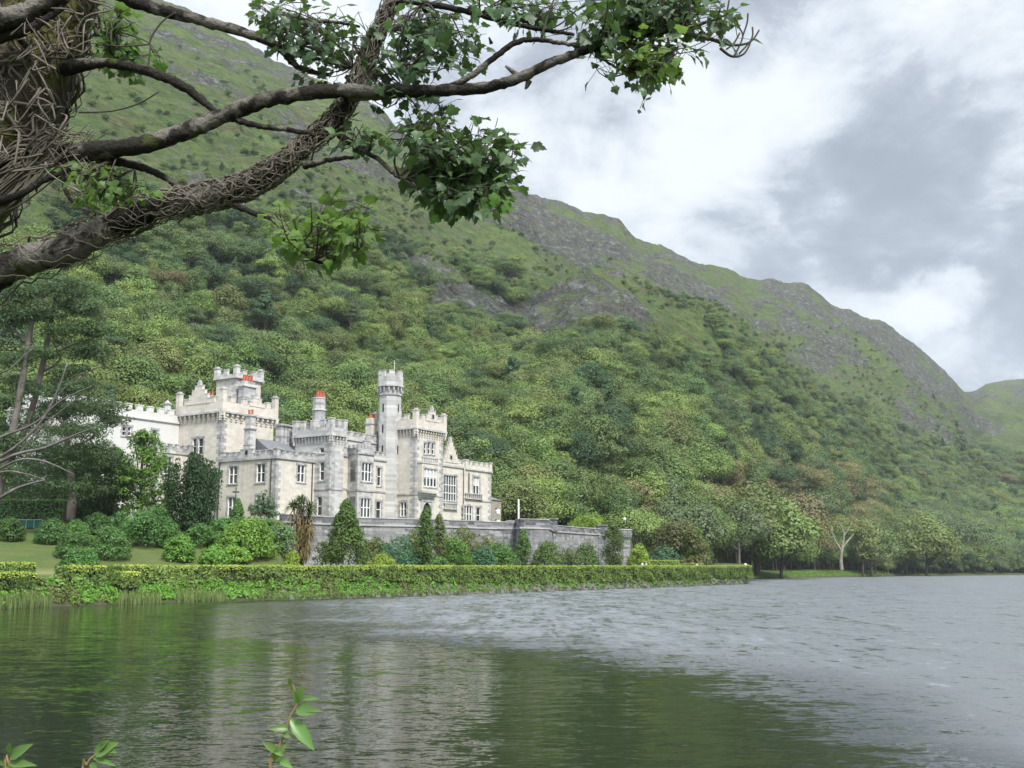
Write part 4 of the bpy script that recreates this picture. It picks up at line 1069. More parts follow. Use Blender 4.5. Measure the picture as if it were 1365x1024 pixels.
battlement(ug0, um_, VG, VG+10, zg1, o, ph=.45, mh=.5, mw=.7, gap=.5, over=.05, mats=[M_LIME, M_LGREY], corner=False)
stepped_gable('F', VG-.07, hitF(600.5, 610, VG)[0], 4.4, zg1+.4, 5, .68, o, mats=[M_LIME, M_LGREY, M_DARK])
VH = VG-.35
HW = [rF(VH, 631, 636, 639, 659), rF(VH, 618.5, 674.5, 629.5, 697), rF(VH, 635, 676.5, 640.5, 698)]
o = block('end_wing', um_+.005, ug1, VH, VG+10, zg2, HW, [], mats=M_LIME, qF=False, qR=True, string=[hitF(636, 667.5, VH)[1]])
window('F', VH, HW[0], 2, o, curtain=.5); window('F', VH, HW[1], 3, o); window('F', VH, HW[2], 1, o)
battlement(um_+.15, ug1, VH, VG+10, zg2, o, ph=.55, mh=.6, mw=.7, gap=.5, over=.08, mats=[M_LIME, M_LGREY], corner=True)
m = MB(); dp = hitF(624.5, 640, VH)[0]; m.tube([W3(dp, VH-.12, hitF(625, 663, VH)[1]), W3(dp, VH-.12, zg2-.8)], .09, 6); part(m, 'drainpipe', [M_IRON], o)
s = MB(); z_b = hitF(630, 659, VH)[1]; a_, b_ = hitF(618.5, 660, VH)[0]+.1, hitF(642, 660, VH)[0]
for k in range(9): a = a_+(b_-a_)*(k+.5)/9; pbox(s, 'F', VH, a-.08, a+.08, -.3, -.16, z_b-.7, z_b)
pbox(s, 'F', VH, a_, b_, -.34, -.12, z_b+.001, z_b+.12); pbox(s, 'F', VH, a_, b_, -.34, -.0, z_b-.85, z_b-.701); part(s, 'balustrade', [M_LGREY], o)
# ================================================================ outbuilding behind the far end
ov = VG+4; oa, ob = hitF(655.5, 680, ov)[0], hitF(668, 680, ov)[0]; oz = hitF(662, 667, ov)[1]
OORG = W3(oa, ov, CZ); ob_ = empty('outbuilding', OORG)
tag(ob_, 'small brown stone outbuilding with a white window beyond the castle end', 'outbuilding')
M_OUT = stone('brown_stone', (0.288, 0.256, 0.216), (0.192, 0.168, 0.144), (0.368, 0.336, 0.288), .6, .5)
m = MB(); hw_ = [rF(ov, 660.5, 677.5, 667.3, 684.5), rF(ov, 660.5, 692, 667.3, 700)]
wall_face(m, 'F', ov, oa, ob, CZ-1, oz, hw_)
m.add([W3(ob,ov,CZ-1), W3(ob,ov+4,CZ-1), W3(ob,ov+4,oz), W3(ob,ov,oz)], [(0,1,2,3)]); m.add([W3(oa,ov,CZ-1), W3(oa,ov+4,CZ-1), W3(oa,ov+4,oz), W3(oa,ov,oz)], [(0,1,2,3)])
wl_ = m.build('wall', [M_OUT], ob_, OORG)
m = MB(); m.add([W3(oa-.2,ov-.2,oz), W3(ob+.2,ov-.2,oz), W3(ob+.2,ov+4,oz), W3(oa-.2,ov+4,oz), W3(oa-.2,ov+2,oz+.7), W3(ob+.2,ov+2,oz+.7)], [(0,1,5,4), (2,3,4,5), (0,4,3), (1,2,5)])
m.build('roof', [M_SLATE], ob_, OORG)
for r in hw_:
    m = MB(); a0, a1, z0, z1 = r; pbox(m, 'F', ov, a0, a1, .2, .24, z0, z1, 1)
    am = a0+(a1-a0)*.35
    pbox(m, 'F', ov, am, a1, .1, .19, z0, z1, 0); pbox(m, 'F', ov, a0, am, .12, .19, (z0+z1)/2-.08, (z0+z1)/2+.08, 0); m.build('window', [M_FRAME, M_GLASS], ob_, OORG)
# ================================================================ terrace wall
tw_p = [376, 400, 420, 460, 500, 540, 580, 620, 655, 676, 688, 694.5, 705, 720, 731.5, 738, 760, 780, 800, 822, 838]
def tpt(p, off=0.0, z=9.0): 
    Y = float(Tf(p))+off; return np.array((float(kx(p, z, Y)), Y))
line = np.array([tpt(p) for p in tw_p])
TORG = (line[10][0], line[10][1], 2.7)
tw = empty('terrace_wall', TORG); tag(tw, 'long dark grey stone terrace wall below the castle, streaked with white lichen', 'wall')
nrm = np.gradient(line, axis=0); nrm /= np.linalg.norm(nrm, axis=1)[:, None]; nrm = np.stack([nrm[:, 1], -nrm[:, 0]], 1)
nrm *= np.sign(-(nrm*line).sum(1))[:, None]
def strip(mb, o0, o1, z0, z1, mi=0, i0=0, i1=None, batter=0.0):
    i1 = i1 or len(line)
    for i in range(i0, i1-1):
        a0, a1 = line[i]+nrm[i]*o0, line[i+1]+nrm[i+1]*o0; b0, b1 = line[i]+nrm[i]*o1, line[i+1]+nrm[i+1]*o1
        g0, g1 = b0+nrm[i]*batter, b1+nrm[i+1]*batter
        mb.hexa([(*a0, z0), (*a1, z0), (*g1, z0), (*g0, z0), (*a0, z1), (*a1, z1), (*b1, z1), (*b0, z1)], mi)
ztop = [at(p, y, float(Tf(p))).z for p, y in ((450, 690.5), (600, 695), (660, 697), (715, 694.5), (760, 704), (830, 708))]
m = MB(); strip(m, -1.6, 0, 2.2, 9.1, 0, batter=.5); M_TWALL = stone('terrace_wall_face', (0.200, 0.200, 0.204), (0.088, 0.088, 0.096), (0.368, 0.368, 0.360), .8, .7, (0.112, 0.112, 0.112))
m.build('wall', [M_TWALL], tw, TORG)
m = MB(); strip(m, -.6, .18, 9.101, 9.35, 1); 
zt_i = [float(np.interp(p, [376, 450, 600, 676, 680, 735, 738, 800, 838], [10.3, 10.3, 10.3, 10.3, 10.65, 10.65, 10.3, 10.3, 10.3])) for p in tw_p]
for i in range(len(line)-1):
    z1 = (zt_i[i]+zt_i[i+1])/2
    for (o0, o1, za, zb2, mi) in ((-.5, .06, 9.351, z1-.14, 0), (-.58, .14, z1-.139, z1, 1)):
        a0, a1 = line[i]+nrm[i]*o0, line[i+1]+nrm[i+1]*o0; b0, b1 = line[i]+nrm[i]*o1, line[i+1]+nrm[i+1]*o1
        m.hexa([(*a0, za), (*a1, za), (*b1, za), (*b0, za), (*a0, zb2), (*a1, zb2), (*b1, zb2), (*b0, zb2)], mi)
M_COPE = stone('lichen_coping', (0.336, 0.336, 0.328), (0.160, 0.160, 0.168), (0.496, 0.496, 0.480), .6, .3)
m.build('parapet', [M_TERR, M_COPE], tw, TORG)
for p0, zt0 in ((736, 11.2), (803, 11.0)):                   # square piers on the parapet
    m = MB(); c0 = tpt(p0); 
    for (r_, za, zb2) in ((.85, 9.0, zt0-.25), (1.0, zt0-.249, zt0)):
        m.prism([(c0[0]+r_*a, c0[1]+.2+r_*b) for a, b in ((-1,-1), (1,-1), (1,1), (-1,1))], za, zb2)
    m.build('pier', [M_TERR], tw, TORG)
m = MB(); c0 = tpt(830)                                      # round corner turret
rg = lambda r_: [(c0[0]+r_*math.cos(t*.5236), c0[1]+r_*math.sin(t*.5236)) for t in range(12)]
m.prism(rg(1.7), 2.2, 8.4, 0, rg(1.35)); m.prism(rg(1.35), 8.401, 8.9, 1, rg(1.75)); m.prism(rg(1.75), 8.901, 10.2, 0); m.prism(rg(1.85), 10.201, 10.4, 1)
m.build('corner_turret', [M_TWALL, M_COPE], tw, TORG)
for p0 in (678, 803):                                        # battered buttresses
    m = MB(); a, b = tpt(p0-6.0), tpt(p0+6.0)
    f = np.array((0, -1.0))
    m.hexa([(*(a+f*1.5), 2.2), (*(b+f*1.5), 2.2), (*(b-f*.3), 2.2), (*(a-f*.3), 2.2), (*(a+f*.12), 9.0), (*(b+f*.12), 9.0), (*(b-f*.3), 9.0), (*(a-f*.3), 9.0)])
    m.build('buttress', [M_TERR], tw, TORG)
# ================================================================ garden plants
def leafm(name, col, **k): return leaf_mat(name, col, **k)
G_DARK = leafm('rhododendron_leaves', (.066, .15, .036), hue=.012, val=.45, rough=.45)
G_MID = leafm('laurel_leaves', (.08, .175, .035), hue=.012, val=.4)
G_BRIGHT = leafm('fresh_green_leaves', (.13, .26, .035), hue=.01, val=.35)
G_LIME = leafm('lime_leaves', (.24, .34, .045), hue=.01, val=.3)
G_OLIVE = leafm('olive_leaves', (.13, .155, .045), hue=.015, val=.45)
G_GREY = leafm('grey_green_leaves', (.11, .17, .09), hue=.012, val=.4)
G_TEAL = leafm('blue_green_leaves', (.065, .15, .075), hue=.01, val=.4)
G_RUSS = leafm('purple_brown_leaves', (.12, .095, .05), hue=.01, val=.4)
G_YEW = leafm('yew_needles', (.034, .078, .026), hue=.01, val=.45)
G_CYP = leafm('cypress_sprays', (.085, .15, .028), hue=.01, val=.45)
G_HEDGE = leafm('hedge_leaves', (.125, .205, .042), hue=.012, val=.55, patch=.45)
G_HTOP = leafm('hedge_lit_new_growth', (.38, .46, .075), hue=.01, val=.25)  # new growth, with the light on the hedge top put into the colour
G_PINE = leafm('pine_needles', (.06, .10, .036), hue=.015, val=.45)
G_REED = leafm('reed_blades', (.16, .23, .08), hue=.02, val=.35)
G_CORD = leafm('cordyline_blades', (.10, .135, .045), hue=.02, val=.4)
G_SKIRT = leafm('dead_cordyline_blades', (.16, .115, .045), hue=.02, val=.4)
PXM = lambda Y: Y/F_PX                                       # metres per photo pixel at a distance
def gz(px, Y): return float(ground_z(px, Y))
def place(px, Y): z = gz(px, Y); return (float(kx(px, z, Y)), Y, z)
def solveY(px, py, lo=None, hi=150.0):
    lo = lo if lo is not None else float(Wf(px))+9.5
    Ys = np.linspace(lo, hi, 400); z = ground_z(px, Ys); y = proj(kx(px, z, Ys), Ys, z)[1]
    return float(Ys[np.argmin(abs(y-py))])
def stems_mb(rng, h, r, n=5, rad=.06):
    m = MB()
    for k in range(n):
        a = 6.28*k/n+rng.random(); e = Vector((math.cos(a)*r*.55, math.sin(a)*r*.55, h*.6))
        m.tube([(math.cos(a)*.08, math.sin(a)*.08, -.15), tuple(e*.45+Vector((0, 0, .05*h))), tuple(e)], [rad, rad*.7, rad*.3], 5)
    return m
def dome_shrub(px, Y, ytop, wpx, mat, label, cat='shrub', name='shrub', seed=0, leaf=.26, group=None, shape='dome', n=2600, depth=1.0, mats2=None):
    rng = np.random.default_rng(seed+int(px*7)); c = place(px, Y)
    h = max(.6, at(px, ytop, Y).z-c[2]); r = wpx*PXM(Y)/2*1.2
    o = empty(name, c); tag(o, label, cat, group)
    k = {'dome': 84, 'cone': 170, 'column': 120}.get(shape, 70); d = rand_unit(rng, k); d[:, 2] = abs(d[:, 2])**1.2
    q = .72+.28*rng.random(k)**.5
    if shape == 'dome': C = d*q[:, None]*np.array([r*.84, r*.84*depth, h*.80])+np.array([0, 0, h*.07]); R = np.full(k, .22*min(r*1.3, h))*(.8+.5*rng.random(k)); n = int(n*1.6)
    elif shape == 'cone':
        t = rng.random(k)**.85; a = rng.random(k)*6.28; rr = r*(1-t)**.8*(.62+.3*rng.random(k))
        C = np.stack([np.cos(a)*rr, np.sin(a)*rr, h*(.06+.86*t)], 1); R = (.13*r+.22*r*(1-t)); n = int(n*1.5)
    elif shape == 'column':
        t = rng.random(k); a = rng.random(k)*6.28; prof = np.minimum(1, 2.6*(1-t))**.7*np.minimum(1, .55+t*1.4)
        rr = r*prof*.66*rng.random(k)**.4; C = np.stack([np.cos(a)*rr, np.sin(a)*rr, h*(.06+.88*t)], 1); R = r*.36*(.6+.6*prof); n = int(n*1.5)
    elif shape == 'loose':
        C = d*(.35+.65*rng.random(k)[:, None])*np.array([r*.85, r*.85*depth, h*.46])+np.array([0, 0, h*.22]); C[:, 2] *= 1.45; R = np.full(k, .2*min(r, h))*(.7+.7*rng.random(k)); n = int(n*1.3)
    per = max(10, n//k)
    Pn, Nn, S, tint = clump_leaves(rng, C, R, per, leaf, up=.3, jitter=.4)
    Pn[:, 2] = np.clip(Pn[:, 2], .02, None)
    V, F = leaf_geo(Pn, Nn, S, rng, .6)
    mi = None; ml = [mat]
    if mats2 is not None:
        ml = [mat, mats2]; mi = (rng.random(len(F)) < .35).astype(int)
    link('foliage', npmesh('foliage', V, F, ml, mi, tint=tint), o)
    link('stems', stems_mb(rng, h, r, 5 if shape != 'cone' else 2, .03+.012*r).mesh('stems', M_BARK), o)
    return o
G1 = 'clipped domes on the lawn slope'
for px, yb, yt, w_, mt, lb, gp in (
    (12, 721, 687, 34, G_DARK, 'dark green dome shrub beside the green mesh fence, cut by the frame edge', G1),
    (68, 725, 690, 40, G_DARK, 'dark dome shrub with a teal fence panel beside it', G1),
    (101, 717, 692, 30, G_MID, 'mid green shrub under the pine trunk, partly behind the darker dome', G1),
    (103, 744, 710, 52, G_DARK, 'broad dark dome shrub behind a smaller round one', G1),
    (145, 745, 701, 48, G_DARK, 'tall dark dome shrub alone on the lawn slope', G1),
    (107, 757, 729, 44, G_MID, 'neat round shrub just above the short square hedge', G1),
    (187, 729, 674, 50, G_DARK, 'tall dark rhododendron below the pale green tree', None),
    (226, 730, 694, 30, G_MID, 'mid green shrub at the foot of the dark yew', None),
    (239, 748, 711, 36, G_BRIGHT, 'light green rounded shrub below the yew', None),
    (128, 712, 684, 34, G_DARK, 'dark shrub at the edge of the pine shade', None),
    (160, 716, 680, 36, G_DARK, 'shadowed dark shrub between pine and pale green tree', None),
    (266, 728, 698, 40, G_MID, 'mid green shrub right below the castle corner and the yew', None),
    (207, 712, 672, 36, G_DARK, 'dark shrub between the pale green tree and the yew', None)):
    dome_shrub(px, solveY(px, yb), yt, w_, mt, lb, group=gp, n=3000, leaf=.22 if gp else .26)
def wy(px, f): return float(Wf(px))+9.5+f*(float(Tf(px))-float(Wf(px))-11.5)
dome_shrub(120, 151.5, 634, 62, G_DARK, 'tall dark bush closing the gap between pine trunk and shaded trees', 'bush', 'bush', n=3200, leaf=.3)
for px, f, yt, w_, mt, shp, lb, cat, nm, kw in (
    (286, .10, 727, 36, G_BRIGHT, 'dome', 'low fresh green bush at the end of the lawn behind the hedge', 'bush', 'bush', {}),
    (300, .55, 690, 50, G_MID, 'dome', 'mid green bush below the windows of the low wing', 'bush', 'bush', {}),
    (329, .25, 690, 66, G_BRIGHT, 'dome', 'large bright green rounded bush in front of the low wing', 'bush', 'bush', dict(n=5200, leaf=.3)),
    (312, .15, 727, 40, G_BRIGHT, 'dome', 'bright green skirt bush in front of the large rounded one', 'bush', 'bush', {}),
    (316, .8, 662, 22, G_MID, 'cone', 'narrow dark conifer with an iron cross rising from it', 'conifer', 'conifer', {}),
    (352, .9, 655, 40, G_GREY, 'loose', 'thin grey green tree in front of the low wing corner', 'tree', 'small_tree', dict(n=1500, leaf=.3)),
    (348, .7, 690, 44, G_MID, 'dome', 'dark leafy bush under the thin grey green tree', 'bush', 'bush', {}),
    (374, .35, 697, 36, G_GREY, 'column', 'silvery grey green bush beside the palm-like cordyline', 'bush', 'bush', dict(mats2=G_BRIGHT)),
    (388, .3, 730, 22, G_LIME, 'dome', 'small yellow spotted bush at the foot of the cordyline', 'bush', 'bush', {}),
    (460, .42, 661, 58, G_CYP, 'cone', 'broad conical green conifer in front of the bay window', 'conifer', 'conifer', dict(n=7000, leaf=.3)),
    (500, .7, 708, 34, G_OLIVE, 'dome', 'olive brown bush right beside the broad conifer', 'bush', 'bush', {}),
    (509, .12, 738, 38, G_LIME, 'dome', 'low lime yellow dome bush at the hedge top', 'bush', 'bush', dict(leaf=.18)),
    (531, .55, 712, 54, G_TEAL, 'dome', 'dark blue green spreading bush below the entrance tower', 'bush', 'bush', dict(n=3600)),
    (553, .8, 704, 40, G_OLIVE, 'loose', 'dull olive climber bush against the terrace wall', 'bush', 'bush', {}),
    (568, .35, 672, 25, G_CYP, 'column', 'taller of the twin slim cypresses before the arched door', 'cypress', 'cypress', dict(n=3600, leaf=.26)),
    (585, .38, 681, 19, G_OLIVE, 'column', 'shorter, browner one of the twin slim cypresses', 'cypress', 'cypress', dict(n=2600, leaf=.26)),
    (607, .35, 711, 42, G_MID, 'dome', 'fresh green bush to the right of the twin cypresses', 'bush', 'bush', dict(mats2=G_BRIGHT, n=3200)),
    (618, .85, 700, 64, G_OLIVE, 'loose', 'olive brown ivy bush hanging over the terrace wall', 'bush', 'bush', dict(n=3200)),
    (650, .85, 704, 54, G_OLIVE, 'loose', 'straggling brownish bush by the wall below the end wing', 'bush', 'bush', dict(n=2600)),
    (645, .2, 726, 30, G_TEAL, 'dome', 'small round blue green bush at the hedge below the end wing', 'bush', 'bush', {}),
    (662, .45, 723, 50, G_MID, 'dome', 'wide dark green bush at the foot of the bastion', 'bush', 'bush', dict(n=3600)),
    (698, .90, 704, 20, G_MID, 'column', 'tall column of green ivy climbing the bastion wall', 'ivy', 'ivy', dict(n=2600, leaf=.24)),
    (730, .55, 717, 36, G_MID, 'dome', 'dark loose bush in front of the pale wall face', 'bush', 'bush', dict(mats2=G_OLIVE, n=2600)),
    (757, .6, 730, 40, G_OLIVE, 'loose', 'low olive bush at the base of the pale wall', 'bush', 'bush', dict(mats2=G_GREY)),
    (782, .7, 718, 30, G_MID, 'dome', 'dark green bush beside the wall pier', 'bush', 'bush', dict(mats2=G_OLIVE)),
    (818, .55, 696, 30, G_CYP, 'column', 'olive green cypress covering the corner turret of the wall', 'cypress', 'cypress', dict(n=3600, leaf=.3, mats2=G_OLIVE)),
    (852, .5, 723, 28, G_LIME, 'dome', 'yellow green bush just past the corner turret', 'bush', 'bush', dict(leaf=.3)),
    (438, .75, 716, 40, G_OLIVE, 'loose', 'shaded dull bush by the dark wall behind the cordyline', 'bush', 'bush', {}),
    (586, .15, 742, 24, G_MID, 'dome', 'low green bush at the bare stems of the twin cypresses', 'bush', 'bush', {})):
    dome_shrub(px, wy(px, f), yt, w_, mt, lb, cat, nm, shape=shp, **kw)
dome_shrub(903, 250, 688, 74, G_OLIVE, 'large round garden tree, olive green with a brown crown top', 'tree', 'garden_tree', n=6000, leaf=.55, mats2=G_RUSS)
dome_shrub(924, 252, 697, 40, G_BRIGHT, 'light green round tree leaning out behind the olive garden tree', 'tree', 'garden_tree', n=3000, leaf=.5)
dome_shrub(884, 246, 727, 44, G_TEAL, 'low spreading blue green spruce bush at the lawn edge', 'bush', 'bush', n=2600, leaf=.4)
dome_shrub(783, 222, 684, 56, G_LIME, 'yellow green bush on the terrace behind the wall', 'bush', 'bush', n=3000, leaf=.32)
dome_shrub(722, 196, 690, 26, G_LIME, 'small yellow bush peeping over the bastion parapet', 'bush', 'bush', n=900)
# yew: a bundle of upright plumes
def yew(px, Y, ytop, wpx, label):
    rng = np.random.default_rng(77); c = place(px, Y); h = at(px, ytop, Y).z-c[2]; r = wpx*PXM(Y)/2*1.22
    o = empty('yew_tree', c); tag(o, label, 'tree'); C = []; R = []
    for k in range(54):
        a = 6.28*rng.random(); q = r*.78*rng.random()**.5; hh = h*(1-.36*(q/r)**1.7)*(.84+.16*rng.random())
        if k == 0: a, q, hh = 0, 0, h*.97
        for t in np.linspace(.06, 1, 13):
            C.append((math.cos(a)*q*(.75+.35*t), math.sin(a)*q*(.75+.35*t), hh*t*.96)); R.append(r*.27*(1.12-t)**.6)
    Pn, Nn, S, tint = clump_leaves(rng, np.array(C), np.array(R), 30, .32, up=.6, jitter=.4)
    V, F = leaf_geo(Pn, Nn, S, rng, .5, tdir=np.array([[.1, .1, 1.0]])+.3*rand_unit(rng, len(Pn)))
    link('foliage', npmesh('foliage', V, F, G_YEW, tint=tint), o); link('stems', stems_mb(rng, h, r, 6, .15).mesh('stems', M_BARK), o)
yew(253, solveY(253, 706), 597, 72, 'tall dark yew of upright plumes in front of the castle corner')
# pale green broadleaf tree before the white wing
def garden_tree(px, Y, ytop, wpx, mats, label, seed=1, n=90, per=60, leaf=.3, zlo=.12, name='broadleaf_tree', flat=.8, trunk=.28):
    rng = np.random.default_rng(seed); c = place(px, Y); h = at(px, ytop, Y).z-c[2]; r = wpx*PXM(Y)/2
    o = empty(name, c); tag(o, label, 'tree')
    t = zlo+(1-zlo)*rng.random(n); prof = np.sin(np.pi*np.clip((t-zlo)/(1-zlo)*.86+.12, 0, 1))**.7
    a = 6.28*rng.random(n); q = r*.82*prof*rng.random(n)**.4
    C = np.stack([np.cos(a)*q, np.sin(a)*q, h*t*.94], 1); R = r*.24*(.7+.6*rng.random(n))
    Pn, Nn, S, tint = clump_leaves(rng, C, R, per, leaf, up=.35, flat=flat, jitter=.35)
    V, F = leaf_geo(Pn, Nn, S, rng, .65); mi = (rng.random(len(F)) < .3).astype(int) if len(mats) > 1 else None
    link('crown', npmesh('crown', V, F, mats, mi, tint=tint), o)
    m = MB(); m.tube(smooth_path([(0,0,-.3), (.1,.05,h*.25), (-.1,.1,h*.55), (.05,0,h*.9)], 3), np.linspace(trunk, .05, 10), 7)
    for k in range(9):
        e = C[rng.integers(n)]; s = Vector((0, 0, h*(.15+.05*k))); m.tube([s, (s+Vector(e))/2+Vector((0,0,-.2)), Vector(e)], [.12, .08, .03], 5)
    link('trunk', m.mesh('trunk', M_BARK, smooth=True), o); return o
garden_tree(186, 146, 570, 82, [G_BRIGHT, G_MID], 'tall pale green broadleaf tree hiding the lower white wing', 4, n=110, per=64, leaf=.34)
garden_tree(146, 151, 596, 88, [G_MID, G_DARK], 'darker leafy tree between the pine and the pale green tree', 9, n=120, per=60, leaf=.34, zlo=.03)
garden_tree(98, 153, 598, 84, [G_DARK, G_MID], 'dark bushy tree filling the shade behind the pine trunk', 19, n=110, per=60, leaf=.36, zlo=.02)
garden_tree(30, 154, 610, 80, [G_DARK, G_PINE], 'dark tree behind the clipped hedge at the frame edge', 23, n=90, per=56, leaf=.36, zlo=.02)
garden_tree(222, 150, 640, 34, [G_BRIGHT, G_LIME], 'slight light green tree squeezed beside the dark yew', 12, n=40, per=40, leaf=.3)
# cordyline: stems, rosettes of sword leaves, a brown skirt
def cordyline(px, Y, ytop, label):
    rng = np.random.default_rng(8); c = place(px, Y); h = at(px, ytop, Y).z-c[2]
    o = empty('cordyline_palm', c); tag(o, label, 'palm')
    m = MB(); heads = []
    for k, (dx, f) in enumerate(((-1.0, .80), (-.1, .88), (.9, .79), (.3, .70), (1.3, .64))):
        e = (dx, rng.normal()*.4, h*f); m.tube(smooth_path([(dx*.12, 0, -.2), (dx*.25, 0, h*.35), (dx*.7, e[1]*.5, h*.6), e], 3), np.linspace(.2, .09, 10), 6); heads.append(e)
    link('trunk', m.mesh('trunk', M_BARK, smooth=True), o)
    P_, N_, S_, T_ = [], [], [], []
    V, F = [], []
    def blades(hd, n, L, droop, zmin):
        for k in range(n):
            d = rand_unit(rng, 1)[0]; d[2] = d[2]*.6+zmin; d /= np.linalg.norm(d); L_ = L*(.7+.4*rng.random()); sd_ = np.cross(d, (0, 0, 1.0)); sd_ /= np.linalg.norm(sd_)+1e-6
            p0 = np.array(hd); p1 = p0+d*L_*.55; p2 = p0+d*L_*.95+np.array((0, 0, -droop*L_)); w_ = .06
            b_ = len(V); V.extend([p0-sd_*w_*.5, p0+sd_*w_*.5, p1+sd_*w_, p1-sd_*w_, p2]); F.extend([(b_, b_+1, b_+2, b_+3), (b_+3, b_+2, b_+4)])
    for hd in heads[:3]: blades(hd, 150, 1.75, .25, .35)
    link('leaves', npmesh('leaves', V, F, G_CORD, tint=np.random.default_rng(1).random(len(V))), o)
    V, F = [], []
    for hd in heads: 
        for q in np.linspace(.35, .95, 6): blades((hd[0]*q, hd[1]*q, hd[2]*q*.93), 40, 1.25, .5, -.35)
    link('dead_leaves', npmesh('dead_leaves', V, F, G_SKIRT, tint=np.random.default_rng(1).random(len(V))), o)
cordyline(401, wy(401, .5), 657, 'palm-like cordyline with sword leaves and a brown skirt before the low wing')
# iron cross above the narrow conifer
c_ = at(314.5, 656, 148.0); gb = gz(314.5, 148.0); m = MB()
m.tube([(c_.x, 148, gb-.3), (c_.x, 148, at(314.5, 650, 148).z)], .07, 6); m.hexa([(c_.x+a, 148+b_, c_.z+z) for z in (-.09, .09) for a, b_ in ((-.42,-.06), (.42,-.06), (.42,.06), (-.42,.06))])
tag(link('iron_cross', m.mesh('iron_cross', M_IRON, (c_.x, 148, gb)), None, (c_.x, 148, gb)), 'slim dark iron cross rising above the shrubs before the low wing', 'cross')
# ---------------------------------------------------------------- hedges
def hedge(px0, px1, ytop, label, off=3.2, width=1.7, zbase=None, drop=1.9, drop2=None, group=None, bump_=.18, step=1.0, dens=1.0, bulge=.9):
    n = max(6, int((px1-px0)/4)); ps = np.linspace(px0, px1, n)
    rng = np.random.default_rng(abs(int(px0))+3); Ls, Tops, Nrm = [], [], []
    c = place((px0+px1)/2, float(Wf((px0+px1)/2))+off)
    o = empty('hedge', c); tag(o, label, 'hedge', group)
    cl = np.array([[float(kx(p, 3.0, Wf(p)+off)), float(Wf(p))+off] for p in ps]); seg = np.linalg.norm(np.diff(cl, axis=0), axis=1); cum = np.r_[0, np.cumsum(seg)]; L = cum[-1]
    def cpt(t): 
        x = np.interp(t, cum, cl[:, 0]); y = np.interp(t, cum, cl[:, 1]); return x, y
    def top(t, p): return np.array([at(float(q), float(ytop), 1).z*0+EYE+elev(682.5, float(ytop)) * float(Wf(float(q))+off) for q in np.atleast_1d(p)])
    dirv = np.gradient(cl, axis=0); dirv /= np.linalg.norm(dirv, axis=1)[:, None]
    Lm = L*dens
    def gen(N_, kind):
        t = rng.random(N_)*L; x, y = cpt(t); p = np.interp(t, cum, ps); zt = np.interp(p, ps, top(0, ps))
        dx = np.interp(t, cum, dirv[:, 0]); dy = np.interp(t, cum, dirv[:, 1]); nx, ny = dy, -dx
        wv = bump_*(fbm(t*.4, t*0+px0, 4, .6)-.5)*3.2
        if kind == 'front':
            h = rng.random(N_); zb = zt-np.interp(p, [450, 720], [drop, drop2 or drop]); z = zb+(zt-zb)*h
            lump = bulge*1.5*(fbm(t*.4, z*.7+px0, 4, .6)-.45)*(1-h*.7)
            d = width/2+lump+.12*rng.random(N_)
            N3 = np.stack([nx, ny, np.full(N_, .25)], 1)+rand_unit(rng, N_)*.5
            P3 = np.stack([x+nx*d, y+ny*d, z+wv*.2], 1)
        elif kind == 'back':
            h = rng.random(N_); z = zt-drop*.6*h; N3 = np.stack([-nx, -ny, np.full(N_, .25)], 1)+rand_unit(rng, N_)*.4
            P3 = np.stack([x-nx*width/2, y-ny*width/2, z], 1)
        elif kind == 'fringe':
            z = zt-.42*rng.random(N_)**1.5; d = width/2+.05+.1*rng.random(N_); N3 = np.stack([nx, ny, np.full(N_, .7)], 1)+rand_unit(rng, N_)*.5  # lime fringe paints the lit top band onto the upper front
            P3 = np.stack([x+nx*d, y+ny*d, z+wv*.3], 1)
        elif kind == 'end':
            t = np.where(rng.random(N_) < .5, 0, L); x, y = cpt(t); dx = np.where(t == 0, -dirv[0, 0], dirv[-1, 0]); dy = np.where(t == 0, -dirv[0, 1], dirv[-1, 1]); p = np.interp(t, cum, ps); zt = np.interp(p, ps, top(0, ps))
            d = (rng.random(N_)-.5)*width; z = zt-drop*.8*rng.random(N_); N3 = np.stack([dx, dy, dx*0+.3], 1)+rand_unit(rng, N_)*.4; P3 = np.stack([x-dy*d+dx*.05, y+dx*d+dy*.05, z], 1)
        else:
            d = (rng.random(N_)-.5)*width*1.05; z = zt+wv*.35+.06*rng.normal(size=N_)-.15*(np.abs(d)/width*2)**4
            N3 = np.stack([nx*0, nx*0, np.ones(N_)], 1)+rand_unit(rng, N_)*.45; P3 = np.stack([x+nx*d, y+ny*d, z], 1)
        N3 /= np.linalg.norm(N3, axis=1)[:, None]; return P3, N3
    _ = 0
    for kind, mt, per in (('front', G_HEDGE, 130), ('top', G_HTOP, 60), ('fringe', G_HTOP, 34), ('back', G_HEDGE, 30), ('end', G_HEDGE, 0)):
        N_ = int(Lm*per) if per else 420
        P3, N3 = gen(N_, kind); S = (.26 if kind in ('front', 'back', 'end') else .2)*(.7+.6*rng.random(N_))
        V, F = leaf_geo(P3-np.array(c), N3, S, rng, .7)
        if kind == 'front': Vs, Fs, Ms = [V], [F], [np.zeros(len(F))]
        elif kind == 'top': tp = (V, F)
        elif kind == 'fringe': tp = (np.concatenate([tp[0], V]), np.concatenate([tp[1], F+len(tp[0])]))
        else: Vs.append(V); Fs.append(F); Ms.append(np.zeros(len(F)))
    off_ = 0; FF = []
    for V, F in zip(Vs, Fs): FF.append(F+off_); off_ += len(V)
    V = np.concatenate(Vs); link('foliage', npmesh('foliage', V, np.concatenate(FF), G_HEDGE, tint=np.repeat(rng.random(len(V)//4), 4)), o)
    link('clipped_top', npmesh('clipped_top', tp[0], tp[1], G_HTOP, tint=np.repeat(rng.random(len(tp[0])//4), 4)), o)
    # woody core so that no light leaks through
    m = MB(); zc_ = top(0, ps)
